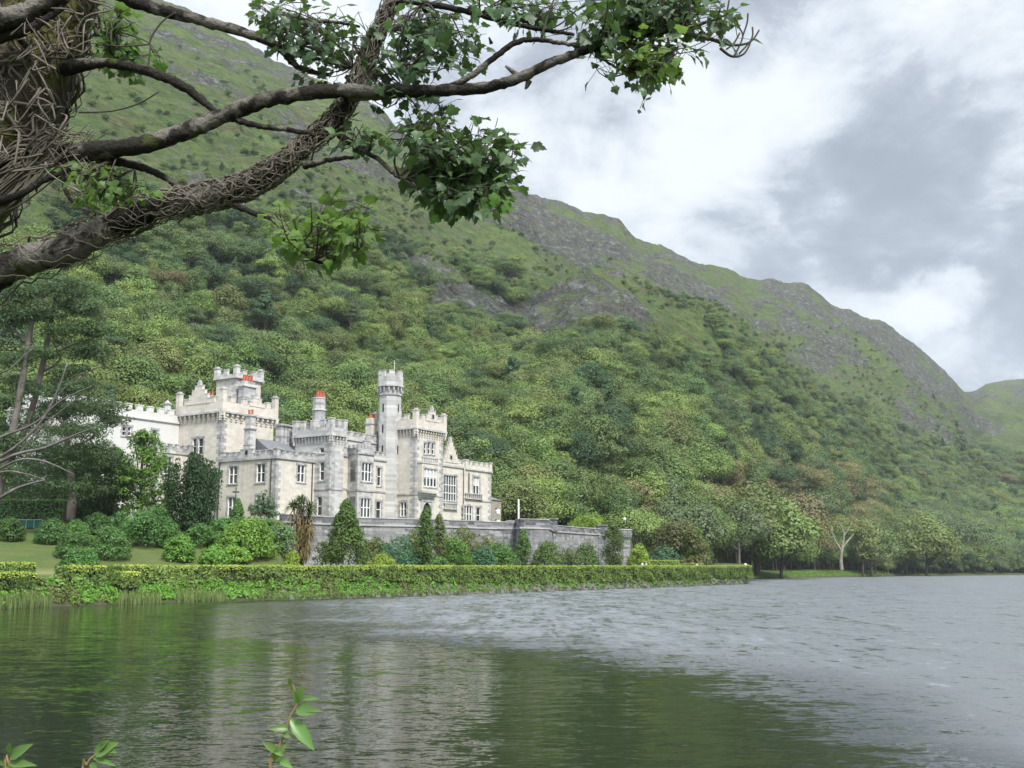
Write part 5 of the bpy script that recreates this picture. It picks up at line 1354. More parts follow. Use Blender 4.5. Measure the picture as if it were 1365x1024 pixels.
    for i in range(n-1):
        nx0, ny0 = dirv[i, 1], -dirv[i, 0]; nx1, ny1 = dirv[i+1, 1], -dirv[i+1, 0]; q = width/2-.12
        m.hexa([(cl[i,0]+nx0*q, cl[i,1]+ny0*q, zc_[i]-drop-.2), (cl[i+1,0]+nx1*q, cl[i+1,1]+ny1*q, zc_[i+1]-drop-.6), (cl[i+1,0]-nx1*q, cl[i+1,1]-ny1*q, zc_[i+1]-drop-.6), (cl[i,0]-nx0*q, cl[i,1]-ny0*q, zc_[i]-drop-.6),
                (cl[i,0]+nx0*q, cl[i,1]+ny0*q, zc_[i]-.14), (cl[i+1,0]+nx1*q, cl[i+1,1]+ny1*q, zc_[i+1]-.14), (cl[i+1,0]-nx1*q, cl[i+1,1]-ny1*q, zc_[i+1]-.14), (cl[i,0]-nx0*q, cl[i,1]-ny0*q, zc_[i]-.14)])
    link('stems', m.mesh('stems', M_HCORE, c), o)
    return o
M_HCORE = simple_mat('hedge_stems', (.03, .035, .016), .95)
hedge(152, 996, 754.5, 'very long clipped hedge with bright top running along the lake bank', off=3.6, drop=1.5, drop2=2.3, width=1.9, bulge=1.2)
hedge(83, 131, 754.5, 'short square clipped hedge with a lime top, standing alone on the bank', off=3.2, drop=1.9)
hedge(-30, 36, 750.5, 'short hedge block on the bank edge, the higher one of two at the frame side', off=6.0, drop=1.1, bulge=.3)
hedge(-30, 38, 763.5, 'short hedge block on the bank edge, the lower one nearer the reeds', off=2.6, drop=1.5, bulge=.4)
hedge(152, 178, 763, 'tiny lime topped hedge clump in front of the long hedge', off=1.9, drop=1.3, bulge=.5)
def straight_hedge(px0, px1, ytop, ybot, Y, label, mat_top=True):
    rng = np.random.default_rng(abs(int(px0))+91); z1 = EYE+elev(682.5, ytop)*Y; z0 = EYE+elev(682.5, ybot)*Y
    x0, x1 = float(kx(px0, z1, Y)), float(kx(px1, z1, Y)); N_ = int((x1-x0)*90)+300; c = ((x0+x1)/2, Y, z0)
    o = empty('hedge', c); tag(o, label, 'hedge')
    k = N_; P3 = np.stack([rng.uniform(x0, x1, k), Y-.7+.2*rng.random(k), rng.uniform(z0, z1, k)], 1); N3 = np.array([[0, -1, .3]])+rand_unit(rng, k)*.5
    N3 /= np.linalg.norm(N3, axis=1)[:, None]; V, F = leaf_geo(P3-np.array(c), N3, .28*(.7+.6*rng.random(k)), rng, .7)
    link('foliage', npmesh('foliage', V, F, G_DARK if mat_top else G_HEDGE, tint=np.repeat(rng.random(k), 4)), o)
    k = N_//2; P3 = np.stack([rng.uniform(x0, x1, k), Y+rng.uniform(-.8, .8, k), z1+.07*rng.normal(size=k)], 1); N3 = np.array([[0, 0, 1]])+rand_unit(rng, k)*.4; N3 /= np.linalg.norm(N3, axis=1)[:, None]
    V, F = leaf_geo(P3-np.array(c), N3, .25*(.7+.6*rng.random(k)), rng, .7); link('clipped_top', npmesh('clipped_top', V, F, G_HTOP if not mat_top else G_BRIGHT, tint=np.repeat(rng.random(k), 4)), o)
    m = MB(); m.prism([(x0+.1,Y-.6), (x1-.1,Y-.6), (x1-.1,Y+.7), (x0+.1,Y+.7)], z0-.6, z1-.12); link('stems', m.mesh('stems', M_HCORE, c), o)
straight_hedge(-40, 88, 667, 697, 139, 'dark clipped hedge at the top of the lawn beside the pine trunk')
straight_hedge(862, 905, 747.5, 757, 225, 'low bright hedge strip beyond the corner turret', False)
straight_hedge(893, 938, 752, 759, 240, 'low bright hedge strip in front of the round garden tree', False)
# teal mesh fence between two domes
fY = solveY(40, 705); fz = gz(40, fY); fx0, fx1 = float(kx(24, fz, fY)), float(kx(56, fz, fY)); FORG = ((fx0+fx1)/2, fY, fz)
fo = empty('mesh_fence', FORG); tag(fo, 'low teal mesh fence between two dark dome shrubs', 'fence')
M_TEAL = simple_mat('teal_mesh', lambda K, p: K.mix(K.noise(p, 14, 2), (.015, .09, .075), (.03, .16, .13)), .7)
m = MB(); m.prism([(fx0, fY-.03), (fx1, fY-.03), (fx1, fY+.03), (fx0, fY+.03)], fz+.1, fz+1.0); m.build('mesh_panel', [M_TEAL], fo, FORG)
for q in np.linspace(0, 1, 4):
    m = MB(); m.tube([(fx0+(fx1-fx0)*q, fY-.05, fz-.2), (fx0+(fx1-fx0)*q, fY-.05, fz+1.15)], .05, 6); m.build('post', [M_LGREY], fo, FORG)
m = MB(); m.tube([(fx0, fY-.06, fz+1.09), (fx1, fY-.06, fz+1.09)], .04, 6); m.build('rail', [M_LGREY], fo, FORG)
# white pole on the terrace; small lamps
pY = 182.0; p0 = place(691.3, pY); m = MB(); ph_ = at(691.3, 667, pY).z-p0[2]
m.tube([(0,0,-.3), (0,0,ph_)], .14, 8); m.tube([(0,0,ph_), (0,0,ph_+.15)], [.2, .08], 8)
tag(link('white_pole', m.mesh('white_pole', M_WPAINT), None, p0), 'plain white pole standing on the terrace beyond the castle', 'pole')
def lamp(px, ytop, Y, label, r=.28):
    c = place(px, Y); h = max(1.0, at(px, ytop, Y).z-c[2]); o = empty('garden_lamp', c); tag(o, label, 'lamp')
    m = MB(); m.tube([(0,0,-.2), (0,0,h-2*r)], [.07, .045], 6); link('pole', m.mesh('pole', M_IRON), o)
    m = MB(); m.tube([(0,0,h-2*r+r*(1-math.cos(t))) for t in np.linspace(.2, 2.95, 8)], [r*math.sin(t) for t in np.linspace(.2, 2.95, 8)], 10); link('globe', m.mesh('globe', M_WPAINT, smooth=True), o)
lamp(833, 690, 222, 'white globe lamp on the terrace above the corner turret', .3)
lamp(994, 751, 258, 'white globe lamp at the far end of the long hedge', .3)
# visitors seen over the hedge
def visitor(px, Y, h, top_c, label, seed):
    c = place(px, Y); rng = np.random.default_rng(seed)
    me = bpy.data.meshes.new('person')
    J = [(0,0,.53),(0,.01,.62),(0,.01,.72),(0,0,.80),(0,0,.845),(0,-.01,.90),(0,-.01,.955),
         (.055,0,.50),(.06,-.01,.28),(.06,.01,.05),(.06,-.05,.015),(-.055,0,.50),(-.06,.02,.28),(-.065,.03,.05),(-.065,-.03,.015),
         (.10,.01,.79),(.13,.02,.64),(.12,-.03,.50),(.118,-.05,.455),(-.10,.01,.79),(-.13,.02,.64),(-.12,-.03,.50),(-.118,-.05,.455)]
    E = [(0,1),(1,2),(2,3),(3,4),(4,5),(5,6),(0,7),(7,8),(8,9),(9,10),(0,11),(11,12),(12,13),(13,14),(3,15),(15,16),(16,17),(17,18),(3,19),(19,20),(20,21),(21,22)]
    R_ = [.075,.068,.08,.065,.032,.05,.04,.055,.04,.026,.022,.055,.04,.026,.022,.036,.03,.022,.018,.036,.03,.022,.018]
    me.from_pydata([(x*h, y*h, z*h) for x, y, z in J], E, [])
    o = link('person', me, None, c); sm = o.modifiers.new('skin', 'SKIN'); me.skin_vertices.new() if not me.skin_vertices else None
    for i, r in enumerate(R_): me.skin_vertices[0].data[i].radius = (r*h, r*h*.8)
    me.skin_vertices[0].data[0].use_root = True
    o.modifiers.new('smooth', 'SUBSURF').levels = 1
    def fn(K, pos):
        s = K.n('ShaderNodeSeparateXYZ'); K.link(K.n('ShaderNodeTexCoord').outputs['Object'], s.inputs[0]); z = s.outputs[2]
        col = K.mix(K.math('GREATER_THAN', z, .51*h), (.05, .06, .09), top_c); col = K.mix(K.math('GREATER_THAN', z, .835*h), col, (.55, .38, .3))
        return K.mix(K.math('GREATER_THAN', z, .945*h), col, (.08, .06, .04))
    me.materials.append(simple_mat('visitor_clothes', fn, .8)); tag(o, label, 'person', None)
visitor(856.5, float(Wf(857))+7.5, 1.66, (.75, .73, .75), 'visitor in a pale top walking behind the long hedge, the one nearer the castle', 1)
visitor(861.5, float(Wf(862))+7.3, 1.62, (.6, .5, .55), 'visitor in a dull pink top walking behind the long hedge beside the paler one', 2)
visitor(929.5, float(Wf(930))+7.5, 1.7, (.75, .66, .45), 'visitor in a cream top alone behind the long hedge', 3)
# ---------------------------------------------------------------- bank vegetation, reeds, rocks
rng = np.random.default_rng(21)
def bank_pts(n, p0, p1, t0, t1):
    p = rng.uniform(p0, p1, n); t = rng.uniform(t0, t1, n); Y = Wf(p)+t; z = ground_z(p, Y); return p, np.stack([kx(p, z, Y), Y, z], 1)
P_, N_, S_ = [], [], []
p, C = bank_pts(3400, -60, 1000, .25, 3.4)
far_ = p > 640; keepm = ~(far_ & (rng.random(len(p)) < .35) & (C[:, 1]-Wf(p) < 1.9)); p, C = p[keepm], C[keepm]
G_BANK = leafm('bank_leaves', (.14, .215, .045), hue=.012, val=.4)
hgt = .12+.36*fbm(p*.11, C[:, 1]*.6, 3)**2*2.4*(np.clip((C[:, 1]-Wf(p))/1.5, .35, 1))
Pn, Nn, S, tint = clump_leaves(rng, C+np.stack([0*hgt, 0*hgt, hgt*.35], 1), hgt, 22, .26, up=.35, jitter=.5)
Pn[:, 2] = np.maximum(Pn[:, 2], .05)
V, F = leaf_geo(Pn, Nn, S, rng, .5); mi = np.repeat((fbm(p*.07+5, C[:, 1]*.3, 3)*3.2).astype(int) % 3, 22)
tag(link('bank_vegetation', npmesh('bank_vegetation', V, F, [G_BANK, G_BRIGHT, G_OLIVE], mi, tint=tint)), 'rough green plants covering the lake bank below the hedge', 'plants', kind='stuff')
p, C = bank_pts(2300, -60, 330, -.4, .7); kp = fbm(p*.035+2, p*0, 2) > np.interp(p, [-60, 110, 330], [.3, .42, .56]); p, C = p[kp], C[kp]
P2, C2 = bank_pts(900, 330, 700, 0, .6); C = np.concatenate([C, C2]); hh = np.r_[(.5+.6*rng.random(len(p))), .35+.4*rng.random(len(P2))]
V = []; F = []
for c0, h in zip(C, hh):
    a = rng.random()*6.28; w_ = .035; lx, ly = rng.normal(size=2)*.12*h; dx, dy = math.cos(a)*w_, math.sin(a)*w_; b_ = len(V); z = max(c0[2], -.05)
    V += [(c0[0]-dx, c0[1]-dy, z-.1), (c0[0]+dx, c0[1]+dy, z-.1), (c0[0]+dx*.8+lx*.4, c0[1]+dy*.8+ly*.4, z+h*.6), (c0[0]-dx*.8+lx*.4, c0[1]-dy*.8+ly*.4, z+h*.6), (c0[0]+lx, c0[1]+ly, z+h)]
    F += [(b_, b_+1, b_+2, b_+3), (b_+3, b_+2, b_+4)]
tag(link('reeds', npmesh('reeds', V, F, G_REED, tint=np.repeat(rng.random(len(C)), 5))), 'fringe of thin green reeds standing at the water edge', 'reeds', kind='stuff')
M_ROCK = simple_mat('shore_rock', lambda K, p: (K.mix(K.noise(p, 3, 5), (.04, .038, .035), (.24, .23, .215)), K.noise(p, 6, 3)), .9, bump=(.4, .05))
m = MB()
p, C = bank_pts(1500, 330, 995, -.15, 2.0); kp = (p > 560) | (rng.random(len(p)) < .15); p, C = p[kp], C[kp]
for c0 in C:
    r = .08+.3*rng.random()**3; n = 6; ring = lambda s_, o_: [(c0[0]+r*s_*(1+.3*rng.random())*math.cos(t*6.28/n+o_), c0[1]+r*s_*(1+.3*rng.random())*math.sin(t*6.28/n+o_)) for t in range(n)]
    z = max(c0[2], -.05); m.prism(ring(1.1, 0), z-.25, z+r*.55, 0, ring(.6, .2))
tag(m.build('shore_rocks', [M_ROCK]), 'grey rocks and rubble lining the waterline under the hedge', 'rocks', kind='stuff')
# lawn grass in front of the far wood
p, C = bank_pts(5000, 1002, 1180, 1, 26); Pn, Nn, S, tint = clump_leaves(rng, C, np.full(len(C), .5), 3, .5, up=1.0, flat=.4)
V, F = leaf_geo(Pn, Nn, S, rng, .5); tag(link('meadow_grass', npmesh('meadow_grass', V, F, G_BRIGHT, tint=tint)), 'rough bright grass on the lakeside lawn before the far wood', 'grass', kind='stuff')
# ================================================================ pines by the lawn
def px_tube(mb, rows, n=7, k=4, wob=None):                    # rows: px, py, depth, radius in px
    R = smooth_path(rows, k); mb.tube([at(a, b_, c) for a, b_, c, r in R], [max(.004, r*c/F_PX) for a, b_, c, r in R], n, 0, wob)
def pine(name, label, root, trunks, limbs, clumps, seed, mat=G_PINE, bark=M_BARK, leaf=.42, per=60, limb_bark=None):
    o = empty(name, root); tag(o, label, 'tree'); rng = np.random.default_rng(seed)
    bark = M_PINEB if bark is M_BARK else bark
    m = MB()
    for t in trunks: px_tube(m, t, 8)
    link('trunk', m.mesh('trunk', bark, root, True), o)
    for l in limbs:
        m = MB(); px_tube(m, l, 6); link('branch', m.mesh('branch', limb_bark or bark, root, True), o)
    C, R = [], []
    for (px, py, rx, ry, Y, dn) in clumps:
        k = int(dn*2.3)
        for i in range(k):
            d = rand_unit(rng, 1)[0]*rng.random()**.45; q = at(px+d[0]*rx, py-d[2]*ry, Y+d[1]*rx*Y/F_PX); C.append(tuple(q)); R.append((.9+.8*rng.random()))
    Pn, Nn, S, tint = clump_leaves(rng, np.array(C), np.array(R), per, leaf, up=.5, flat=.45, jitter=.5)
    V, F = leaf_geo(Pn-np.array(root), Nn, S, rng, .3, tdir=rand_unit(rng, len(Pn))*1.0+np.array([[0, 0, .5]]))
    link('needles', npmesh('needles', V, F, mat, tint=tint), o); return o
M_PINEB = simple_mat('pine_bark', bark_fn((.1, .085, .075), (.2, .18, .165), .7), bump=(.5, .05))
Yp = 146.0
root = place(94, Yp)
pine('pine_tree', 'big dark pine with two leaning grey trunks over the lawn slope', root,
     [[(93,696,Yp,7), (96,660,Yp,6), (92,620,Yp,4.6), (88,570,Yp,3.4), (84,520,Yp,2)]],
     [[(90,600,Yp,2.6), (120,585,Yp-1,1.8), (150,560,Yp-2,1)], [(88,570,Yp,2.2), (60,540,Yp,1.5), (30,530,Yp,1)], [(92,620,Yp,2.4), (125,612,Yp-1,1.7), (150,606,Yp-2,.9)], [(84,530,Yp,2), (110,500,Yp,1.4), (135,488,Yp,.8)]],
     [(130,545,38,12,Yp,26), (150,560,20,9,Yp-1,10), (110,520,30,12,Yp,12), (95,605,50,13,Yp,20), (150,618,28,16,Yp-1,16), (60,625,45,14,Yp,16), (110,650,55,18,Yp,24), (40,655,40,14,Yp,14), (155,655,22,20,Yp,12), (70,575,40,10,Yp,10)], 31)
Yq = 128.0
root = place(-20, Yq)
pine('pine_tree', 'tall open pine with leaning bare trunks and dark layered crown at the frame edge', root,
     [[(-20,720,Yq,7), (2,640,Yq,6), (20,560,Yq,5), (31,500,Yq,4.4), (40,445,Yq,3.4), (50,400,Yq,2.2)], [(2,640,Yq,4.6), (38,560,Yq+2,4.2), (56,490,Yq+2,3.8), (68,430,Yq+2,2.8), (76,385,Yq+2,1.8)]],
     [[(42,460,Yq,2.2), (15,440,Yq,1.6), (-10,455,Yq,1.2)], [(60,480,Yq+2,2), (85,465,Yq+2,1.4), (110,455,Yq,1)], [(45,430,Yq,2), (20,410,Yq,1.5), (-8,405,Yq,1)], [(70,420,Yq+2,2), (95,400,Yq+2,1.3), (120,395,Yq,.9)], [(50,405,Yq,2), (70,385,Yq,1.4), (95,372,Yq,1)], [(58,495,Yq+2,2), (80,480,Yq+2,1.4), (70,455,Yq+2,.8)]],
     [(25,390,40,16,Yq,26), (85,385,38,16,Yq,26), (110,410,32,13,Yq,20), (50,415,40,12,Yq,18), (15,425,28,12,Yq,16), (95,440,40,9,Yq,12), (120,468,24,12,Yq,14), (15,480,25,10,Yq,9), (60,470,30,7,Yq,6), (5,540,22,12,Yq,10), (40,595,40,12,Yq,8), (8,590,24,14,Yq,12), (95,495,26,8,Yq,7), (20,630,30,10,Yq,9), (70,550,40,14,Yq+2,12), (110,575,40,12,Yq,12), (75,520,40,10,Yq,8), (130,440,18,10,Yq,8), (60,650,50,16,Yq+3,16), (30,520,40,18,Yq+3,14), (90,545,40,14,Yq+3,12), (120,600,36,16,Yq+3,14), (70,610,60,18,Yq+3,20), (20,565,36,14,Yq+3,10)], 32)
Yb = 70.0
root = place(-110, float(Wf(-110))+3); Yb = root[1]-4
M_DEADB = simple_mat('weathered_branch', bark_fn((.075, .068, .06), (.17, .155, .14), .8), bump=(.4, .03))
pine('pine_tree', 'pine out of frame reaching long bare grey branches across the lawn', root,
     [[(-110,770,Yb+4,16), (-100,640,Yb+3,13), (-95,480,Yb+3,9), (-90,330,Yb+3,5)]],
     [[(-100,665,Yb+3,3.72), (0,610,Yb,1.98), (50,568,Yb,1.74), (75,525,Yb,1.49), (90,483,Yb,0.87)], [(-100,640,Yb+3,3.10), (-10,588,Yb,1.74), (45,565,Yb,1.49), (80,535,Yb,1.12), (122,515,Yb,0.62)], [(-100,700,Yb+3,3.72), (0,616,Yb,2.23), (60,597,Yb,1.86), (100,580,Yb,1.36), (126,570,Yb,0.74)], [(-90,690,Yb+3,3.10), (5,622,Yb,1.49), (50,613,Yb,1.36), (100,633,Yb,0.74)], [(-90,720,Yb+3,3.72), (0,664,Yb,2.23), (25,650,Yb,1.98), (60,640,Yb,1.24)], [(-60,655,Yb+1,2.48), (0,630,Yb,1.36), (30,631,Yb,1.12), (58,639,Yb,0.56)], [(25,605,Yb,1.24), (55,570,Yb,0.99), (85,545,Yb,0.68), (112,525,Yb,0.43)], [(-90,520,Yb+3,2.48), (0,498,Yb,1.24), (28,478,Yb,0.87), (50,460,Yb,0.50)], [(62,545,Yb,0.87), (90,513,Yb,0.74), (110,497,Yb,0.50)]],
     [(-70,400,50,25,Yb+3,24), (-60,560,50,20,Yb+3,12), (-90,300,40,30,Yb+3,20)], 33, limb_bark=M_DEADB, leaf=.2)
# bleached bare tree on the far lawn
bY = 470.0; bz = place(1122, bY); o = empty('bare_tree', bz); tag(o, 'pale bleached bare tree standing on the far lakeside lawn', 'tree')
m = MB(); px_tube(m, [(1122,760,bY,2.6), (1121,745,bY,2.2), (1123,728,bY,1.7)], 7); link('trunk', m.mesh('trunk', M_BARK_PALE, bz), o)
M_BLEACH = simple_mat('bleached_wood', bark_fn((.17, .18, .12), (.3, .3, .22), .5))
for l in ([(1122,735,bY,1.5), (1114,722,bY,1), (1108,706,bY,.6)], [(1123,728,bY,1.4), (1125,712,bY,.9), (1120,697,bY,.5)], [(1123,730,bY,1.4), (1133,718,bY,1), (1138,712,bY,.5)], [(1125,714,bY,.8), (1132,704,bY,.5)], [(1112,716,bY,.7), (1104,716,bY,.4)]):
    m = MB(); px_tube(m, l, 5); link('branch', m.mesh('branch', M_BLEACH, bz), o)
o.children[0].data.materials[0] = M_BLEACH
# ================================================================ near sycamore
Yt = 5.2
def sycamore_bark(K, pos):
    n = K.noise(K.mapping(pos, (1, 1, .6)), 9, 5, .65); p = K.noise(pos, 3.2, 4, .6); q = K.noise(pos, 7.5, 3, .6); f = K.noise(pos, 40, 4, .7)
    c = K.mix(n, (.009, .008, .007), (.042, .034, .028))
    c = K.mix(K.ramp(p, .5, .57), c, K.mix(f, (.13, .115, .10), (.22, .2, .175)))        # pale lichen plates
    c = K.mix(K.ramp(q, .62, .68), c, (.06, .075, .022))                                 # moss
    c = K.mix(K.ramp(f, .6, .72, 0, .6), c, (.02, .018, .016))
    return c, K.math('ADD', K.math('MULTIPLY', n, .6), K.math('MULTIPLY', f, .5))
M_SYC = simple_mat('sycamore_bark', sycamore_bark, .9, bump=(1.0, .07))
def moss_bark(K, pos):
    n = K.noise(pos, 7, 5, .65); f = K.noise(pos, 36, 4, .7); p = K.noise(pos, 2.6, 3)
    c = K.mix(n, (.03, .024, .018), (.12, .1, .08)); c = K.mix(K.ramp(p, .45, .58), c, K.mix(f, (.075, .085, .02), (.14, .135, .04)))
    return c, K.math('ADD', n, K.math('MULTIPLY', f, .5))
M_MOSS = simple_mat('mossy_bark', moss_bark, .95, bump=(.9, .05))
M_VINE = simple_mat('ivy_stem', lambda K, p: (K.mix(K.noise(p, 12, 4), (.045, .038, .03), (.22, .19, .155)), K.noise(p, 60, 3)), .9, bump=(.3, .01))
M_TWIG = simple_mat('twig', lambda K, p: K.mix(K.noise(p, 20, 3), (.03, .025, .02), (.09, .075, .06)), .85)
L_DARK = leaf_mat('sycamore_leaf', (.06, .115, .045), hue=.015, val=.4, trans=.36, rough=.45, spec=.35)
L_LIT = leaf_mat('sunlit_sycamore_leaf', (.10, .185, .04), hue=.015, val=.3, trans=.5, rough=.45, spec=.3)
SORG = (-4.1, 5.6, float(bank_z(-4.1, 5.6)))
syc = empty('sycamore_tree', SORG); tag(syc, 'near sycamore with lichen-spotted branches and dead ivy stems arching over the view', 'tree')
def sp(m, name, mat, smooth=True): return m.build(name, [mat], syc, SORG, smooth)
TR = smooth_path([(-440,1500,5.6,125), (-430,1050,5.6,118), (-345,700,5.6,108), (-205,455,5.5,96), (-85,290,5.4,86), (5,155,5.4,80), (55,30,5.4,73), (85,-90,5.4,66), (110,-220,5.4,58)], 5)
m = MB(); m.tube([at(a, b_, c) for a, b_, c, r in TR], [.88*r*c/F_PX for a, b_, c, r in TR], 20, 0, .06); sp(m, 'trunk', M_MOSS)
LIMBS = {
 'A': [(-95,440,5.3,40), (0,362,5.2,27), (90,332,5.1,25), (150,300,5.1,22), (205,279,5.0,19), (270,264,5.0,18), (330,247,5.0,17), (385,213,5.0,15), (425,180,5.0,14), (455,148,5.0,13), (478,105,5.0,11.5), (500,50,5.0,11), (522,0,5.0,10), (545,-70,5.0,9)],
 'B': [(-40,225,5.3,30), (40,210,5.2,19), (110,203,5.1,16), (180,195,5.0,15), (240,178,5.0,14.5), (290,158,5.0,14), (345,136,4.95,13), (400,125,4.9,12), (460,121,4.9,11.5), (520,122,4.85,11), (590,121,4.8,10.5), (645,117,4.8,9.5), (690,105,4.75,9), (735,84,4.7,8), (790,64,4.7,7), (830,50,4.7,5.5), (880,42,4.65,4.5), (905,42,4.65,4), (940,50,4.6,3.6), (965,58,4.6,2.8)],
 'C': [(60,-70,5.3,18), (165,-5,5.2,12), (215,13,5.2,11), (270,28,5.15,9.5), (330,45,5.1,8), (372,63,5.1,7), (388,82,5.1,5.5), (405,93,5.1,4.5), (440,100,5.1,3)],
 'C2': [(350,52,5.1,4), (385,35,5.1,3.4), (430,28,5.1,3), (480,36,5.1,2.2)], 'C3': [(384,72,5.1,4), (420,78,5.1,3.2), (470,92,5.1,2.4)],
 'D': [(85,92,5.3,14), (140,84,5.2,9), (195,95,5.2,8.5), (240,113,5.1,8.5), (268,133,5.1,7), (288,150,5.05,5)],
 'E': [(130,212,5.1,9), (170,218,5.1,7), (205,229,5.1,6), (228,242,5.1,5), (241,254,5.1,3)],
 'F': [(300,268,5.0,7), (335,283,4.95,5), (365,293,4.9,4.5), (395,322,4.9,4), (420,347,4.9,3.4), (445,348,4.9,2.6), (475,334,4.9,1.8), (497,312,4.9,1)],
 'G': [(452,180,5.0,7), (475,195,4.95,5), (505,213,4.9,4.2), (532,235,4.9,4), (565,238,4.9,3), (600,240,4.9,2.2), (640,232,4.9,1.2)],
 'H': [(308,158,5.0,6), (345,168,4.95,5), (385,173,4.95,4.5), (420,180,4.95,4)], 'H2': [(460,130,4.95,6), (500,130,4.9,5.5), (540,128,4.9,3)],
 'H3': [(405,222,5.0,6), (440,213,4.95,4.4), (472,210,4.95,2.6)],
 'I': [(598,117,4.8,6), (630,100,4.8,5.5), (665,72,4.8,5.2), (690,56,4.8,5), (715,53,4.8,4.4), (750,58,4.75,3.6), (785,62,4.7,3)],
 'J': [(520,2,5.0,7), (560,4,4.95,5.6), (620,15,4.9,5.2), (670,28,4.9,4.6), (715,38,4.85,4), (765,46,4.8,3)],
 'K': [(795,62,4.7,4.4), (815,38,4.7,4.2), (835,18,4.7,4.2), (858,-5,4.7,4), (885,-40,4.7,3)],
 'M': [(790,66,4.7,3), (806,80,4.68,2.4), (830,94,4.66,2), (862,99,4.66,1.5), (885,92,4.66,.9)],
 'N': [(880,44,4.66,3), (920,36,4.65,2.4), (950,26,4.65,1.6)],
 'O': [(-60,40,5.1,26), (0,28,5.0,20), (50,12,5.0,19), (95,-20,5.0,18), (140,-70,5.0,16)], 'O2': [(-60,70,5.1,14), (0,50,5.05,10), (40,38,5.0,8), (85,10,5.0,5)],
 'P': [(-40,275,5.2,12), (20,262,5.1,6), (60,240,5.1,5), (95,226,5.1,3)], 'P2': [(84,225,5.1,4), (86,250,5.1,3.6), (100,272,5.1,3), (118,281,5.1,1.6)],
}
for k_, rows in LIMBS.items():
    m = MB(); R = smooth_path(rows, 9); rg_ = np.random.default_rng(len(k_)+ord(k_[0]))
    jit = lambda: rg_.normal()*.45
    big = rows[1][3] > 9
    m.tube([at(a+jit(), b_+jit(), c) for a, b_, c, r in R], [r*.82*c/F_PX*(1+.055*rg_.normal()) for a, b_, c, r in R], 18 if big else 9, 0, .09 if big else .04)
    sp(m, 'branch', M_SYC)
m = MB()
for rows in ([(695,104,4.75,4.5), (684,96,4.75,3.5), (674,88,4.75,1.8)], [(705,108,4.75,5), (702,116,4.75,3), (700,119,4.75,1)], [(655,58,4.8,3), (652,50,4.8,1)]): px_tube(m, rows, 6)
sp(m, 'branch_stub', M_SYC)
# bare upturned twigs at the branch tip
m = MB()
for rows in ([(940,50,4.6,2.6), (975,60,4.6,2.2), (1000,56,4.6,1.4), (1012,40,4.6,.8)], [(960,64,4.6,2.4), (975,75,4.6,2), (990,73,4.6,1.5), (998,62,4.6,1), (1003,48,4.6,.6)], [(978,76,4.6,1.6), (990,50,4.6,1), (985,36,4.6,.8), (980,22,4.6,.5)], [(990,48,4.6,.9), (996,30,4.6,.6), (997,18,4.6,.4)], [(968,66,4.6,1.2), (978,58,4.6,.9), (986,44,4.6,.5)], [(985,72,4.6,1.2), (1002,52,4.6,.9), (1003,36,4.6,.5)], [(905,42,4.65,1.2), (918,18,4.65,1), (922,-5,4.65,.7)], [(868,42,4.65,1.2), (880,20,4.65,.9), (878,-4,4.65,.7)], [(945,52,4.6,1.1), (955,28,4.6,.9), (962,5,4.6,.6)], [(960,62,4.6,1), (960,40,4.6,.8), (968,20,4.6,.5), (972,0,4.6,.4)], [(722,50,4.8,2), (728,28,4.8,1.8), (738,0,4.8,1.4)], [(600,18,4.9,1.4), (606,30,4.9,1), (612,43,4.9,.7), (616,52,4.9,.5)], [(735,38,4.8,1), (750,30,4.8,.8), (770,12,4.8,.5)], [(742,42,4.8,1), (760,36,4.8,.8), (775,20,4.8,.4)], [(840,10,4.7,2), (846,24,4.7,1.5), (836,40,4.7,1)], [(205,70,5.1,1.6), (200,55,5.1,1.5), (215,30,5.1,1.4), (235,16,5.1,.8)], [(197,92,5.1,1.6), (199,75,5.1,1.4), (201,58,5.1,1)], [(140,60,5.1,1.2), (165,62,5.1,1), (199,59,5.1,.7)], [(105,150,5.1,1.4), (150,148,5.1,1), (185,138,5.1,.7), (212,122,5.1,.4)]):
    m = MB(); px_tube(m, rows, 5); sp(m, 'twig', M_TWIG)
# dead ivy stems winding over trunk and the lower limb
rng = np.random.default_rng(40)
def ivy(path, n, spread, rmin, rmax, seglen, turns, off=1.05):
    R = np.array(path); m = MB(); K_ = len(R)
    P_ = [at(a, b_, c) for a, b_, c, r in R]; rad = [r*c/F_PX for a, b_, c, r in R]
    for s in range(n):
        i0 = rng.integers(0, K_-3); ln = int(seglen*(.5+rng.random())); i1 = min(K_-1, i0+max(3, ln)); a0 = rng.random()*6.28; tw = rng.normal()*turns; pts = []; q = i0
        wv = rng.random()*6.28; lift = off+.12*rng.random()
        nn = (i1-i0)*3
        for j in range(nn+1):
            f = i0+(i1-i0)*j/nn; i = min(int(f), K_-2); t = f-i; p = P_[i].lerp(P_[i+1], t); rr_ = rad[i]*(1-t)+rad[i+1]*t
            d = (P_[i+1]-P_[i]).normalized(); u = d.cross(Vector((0, 1, 0))).normalized(); v = d.cross(u)
            an = a0+tw*j/nn+.35*math.sin(wv+j*.55)+.12*math.sin(wv*3+j*1.3); k_ = lift+.10*math.sin(j*1.3+wv)+spread*rng.random()*(.5 if j not in (0, nn) else 2.0)
            pts.append(p+(u*math.cos(an)+v*math.sin(an))*rr_*k_)
        r_ = rmin+(rmax-rmin)*rng.random()**2
        m.tube(pts, [r_*(1-.5*j/nn) for j in range(nn+1)], 5)
    return m
sp(ivy(TR[12:]*np.array([1, 1, 1, .88]), 150, .045, .003, .012, 13, 2.2), 'ivy_stems', M_VINE)
RA = smooth_path(LIMBS['A'], 5)
sp(ivy(RA[20:62], 230, .16, .0013, .0052, 8, 3.0), 'ivy_stems', M_VINE)
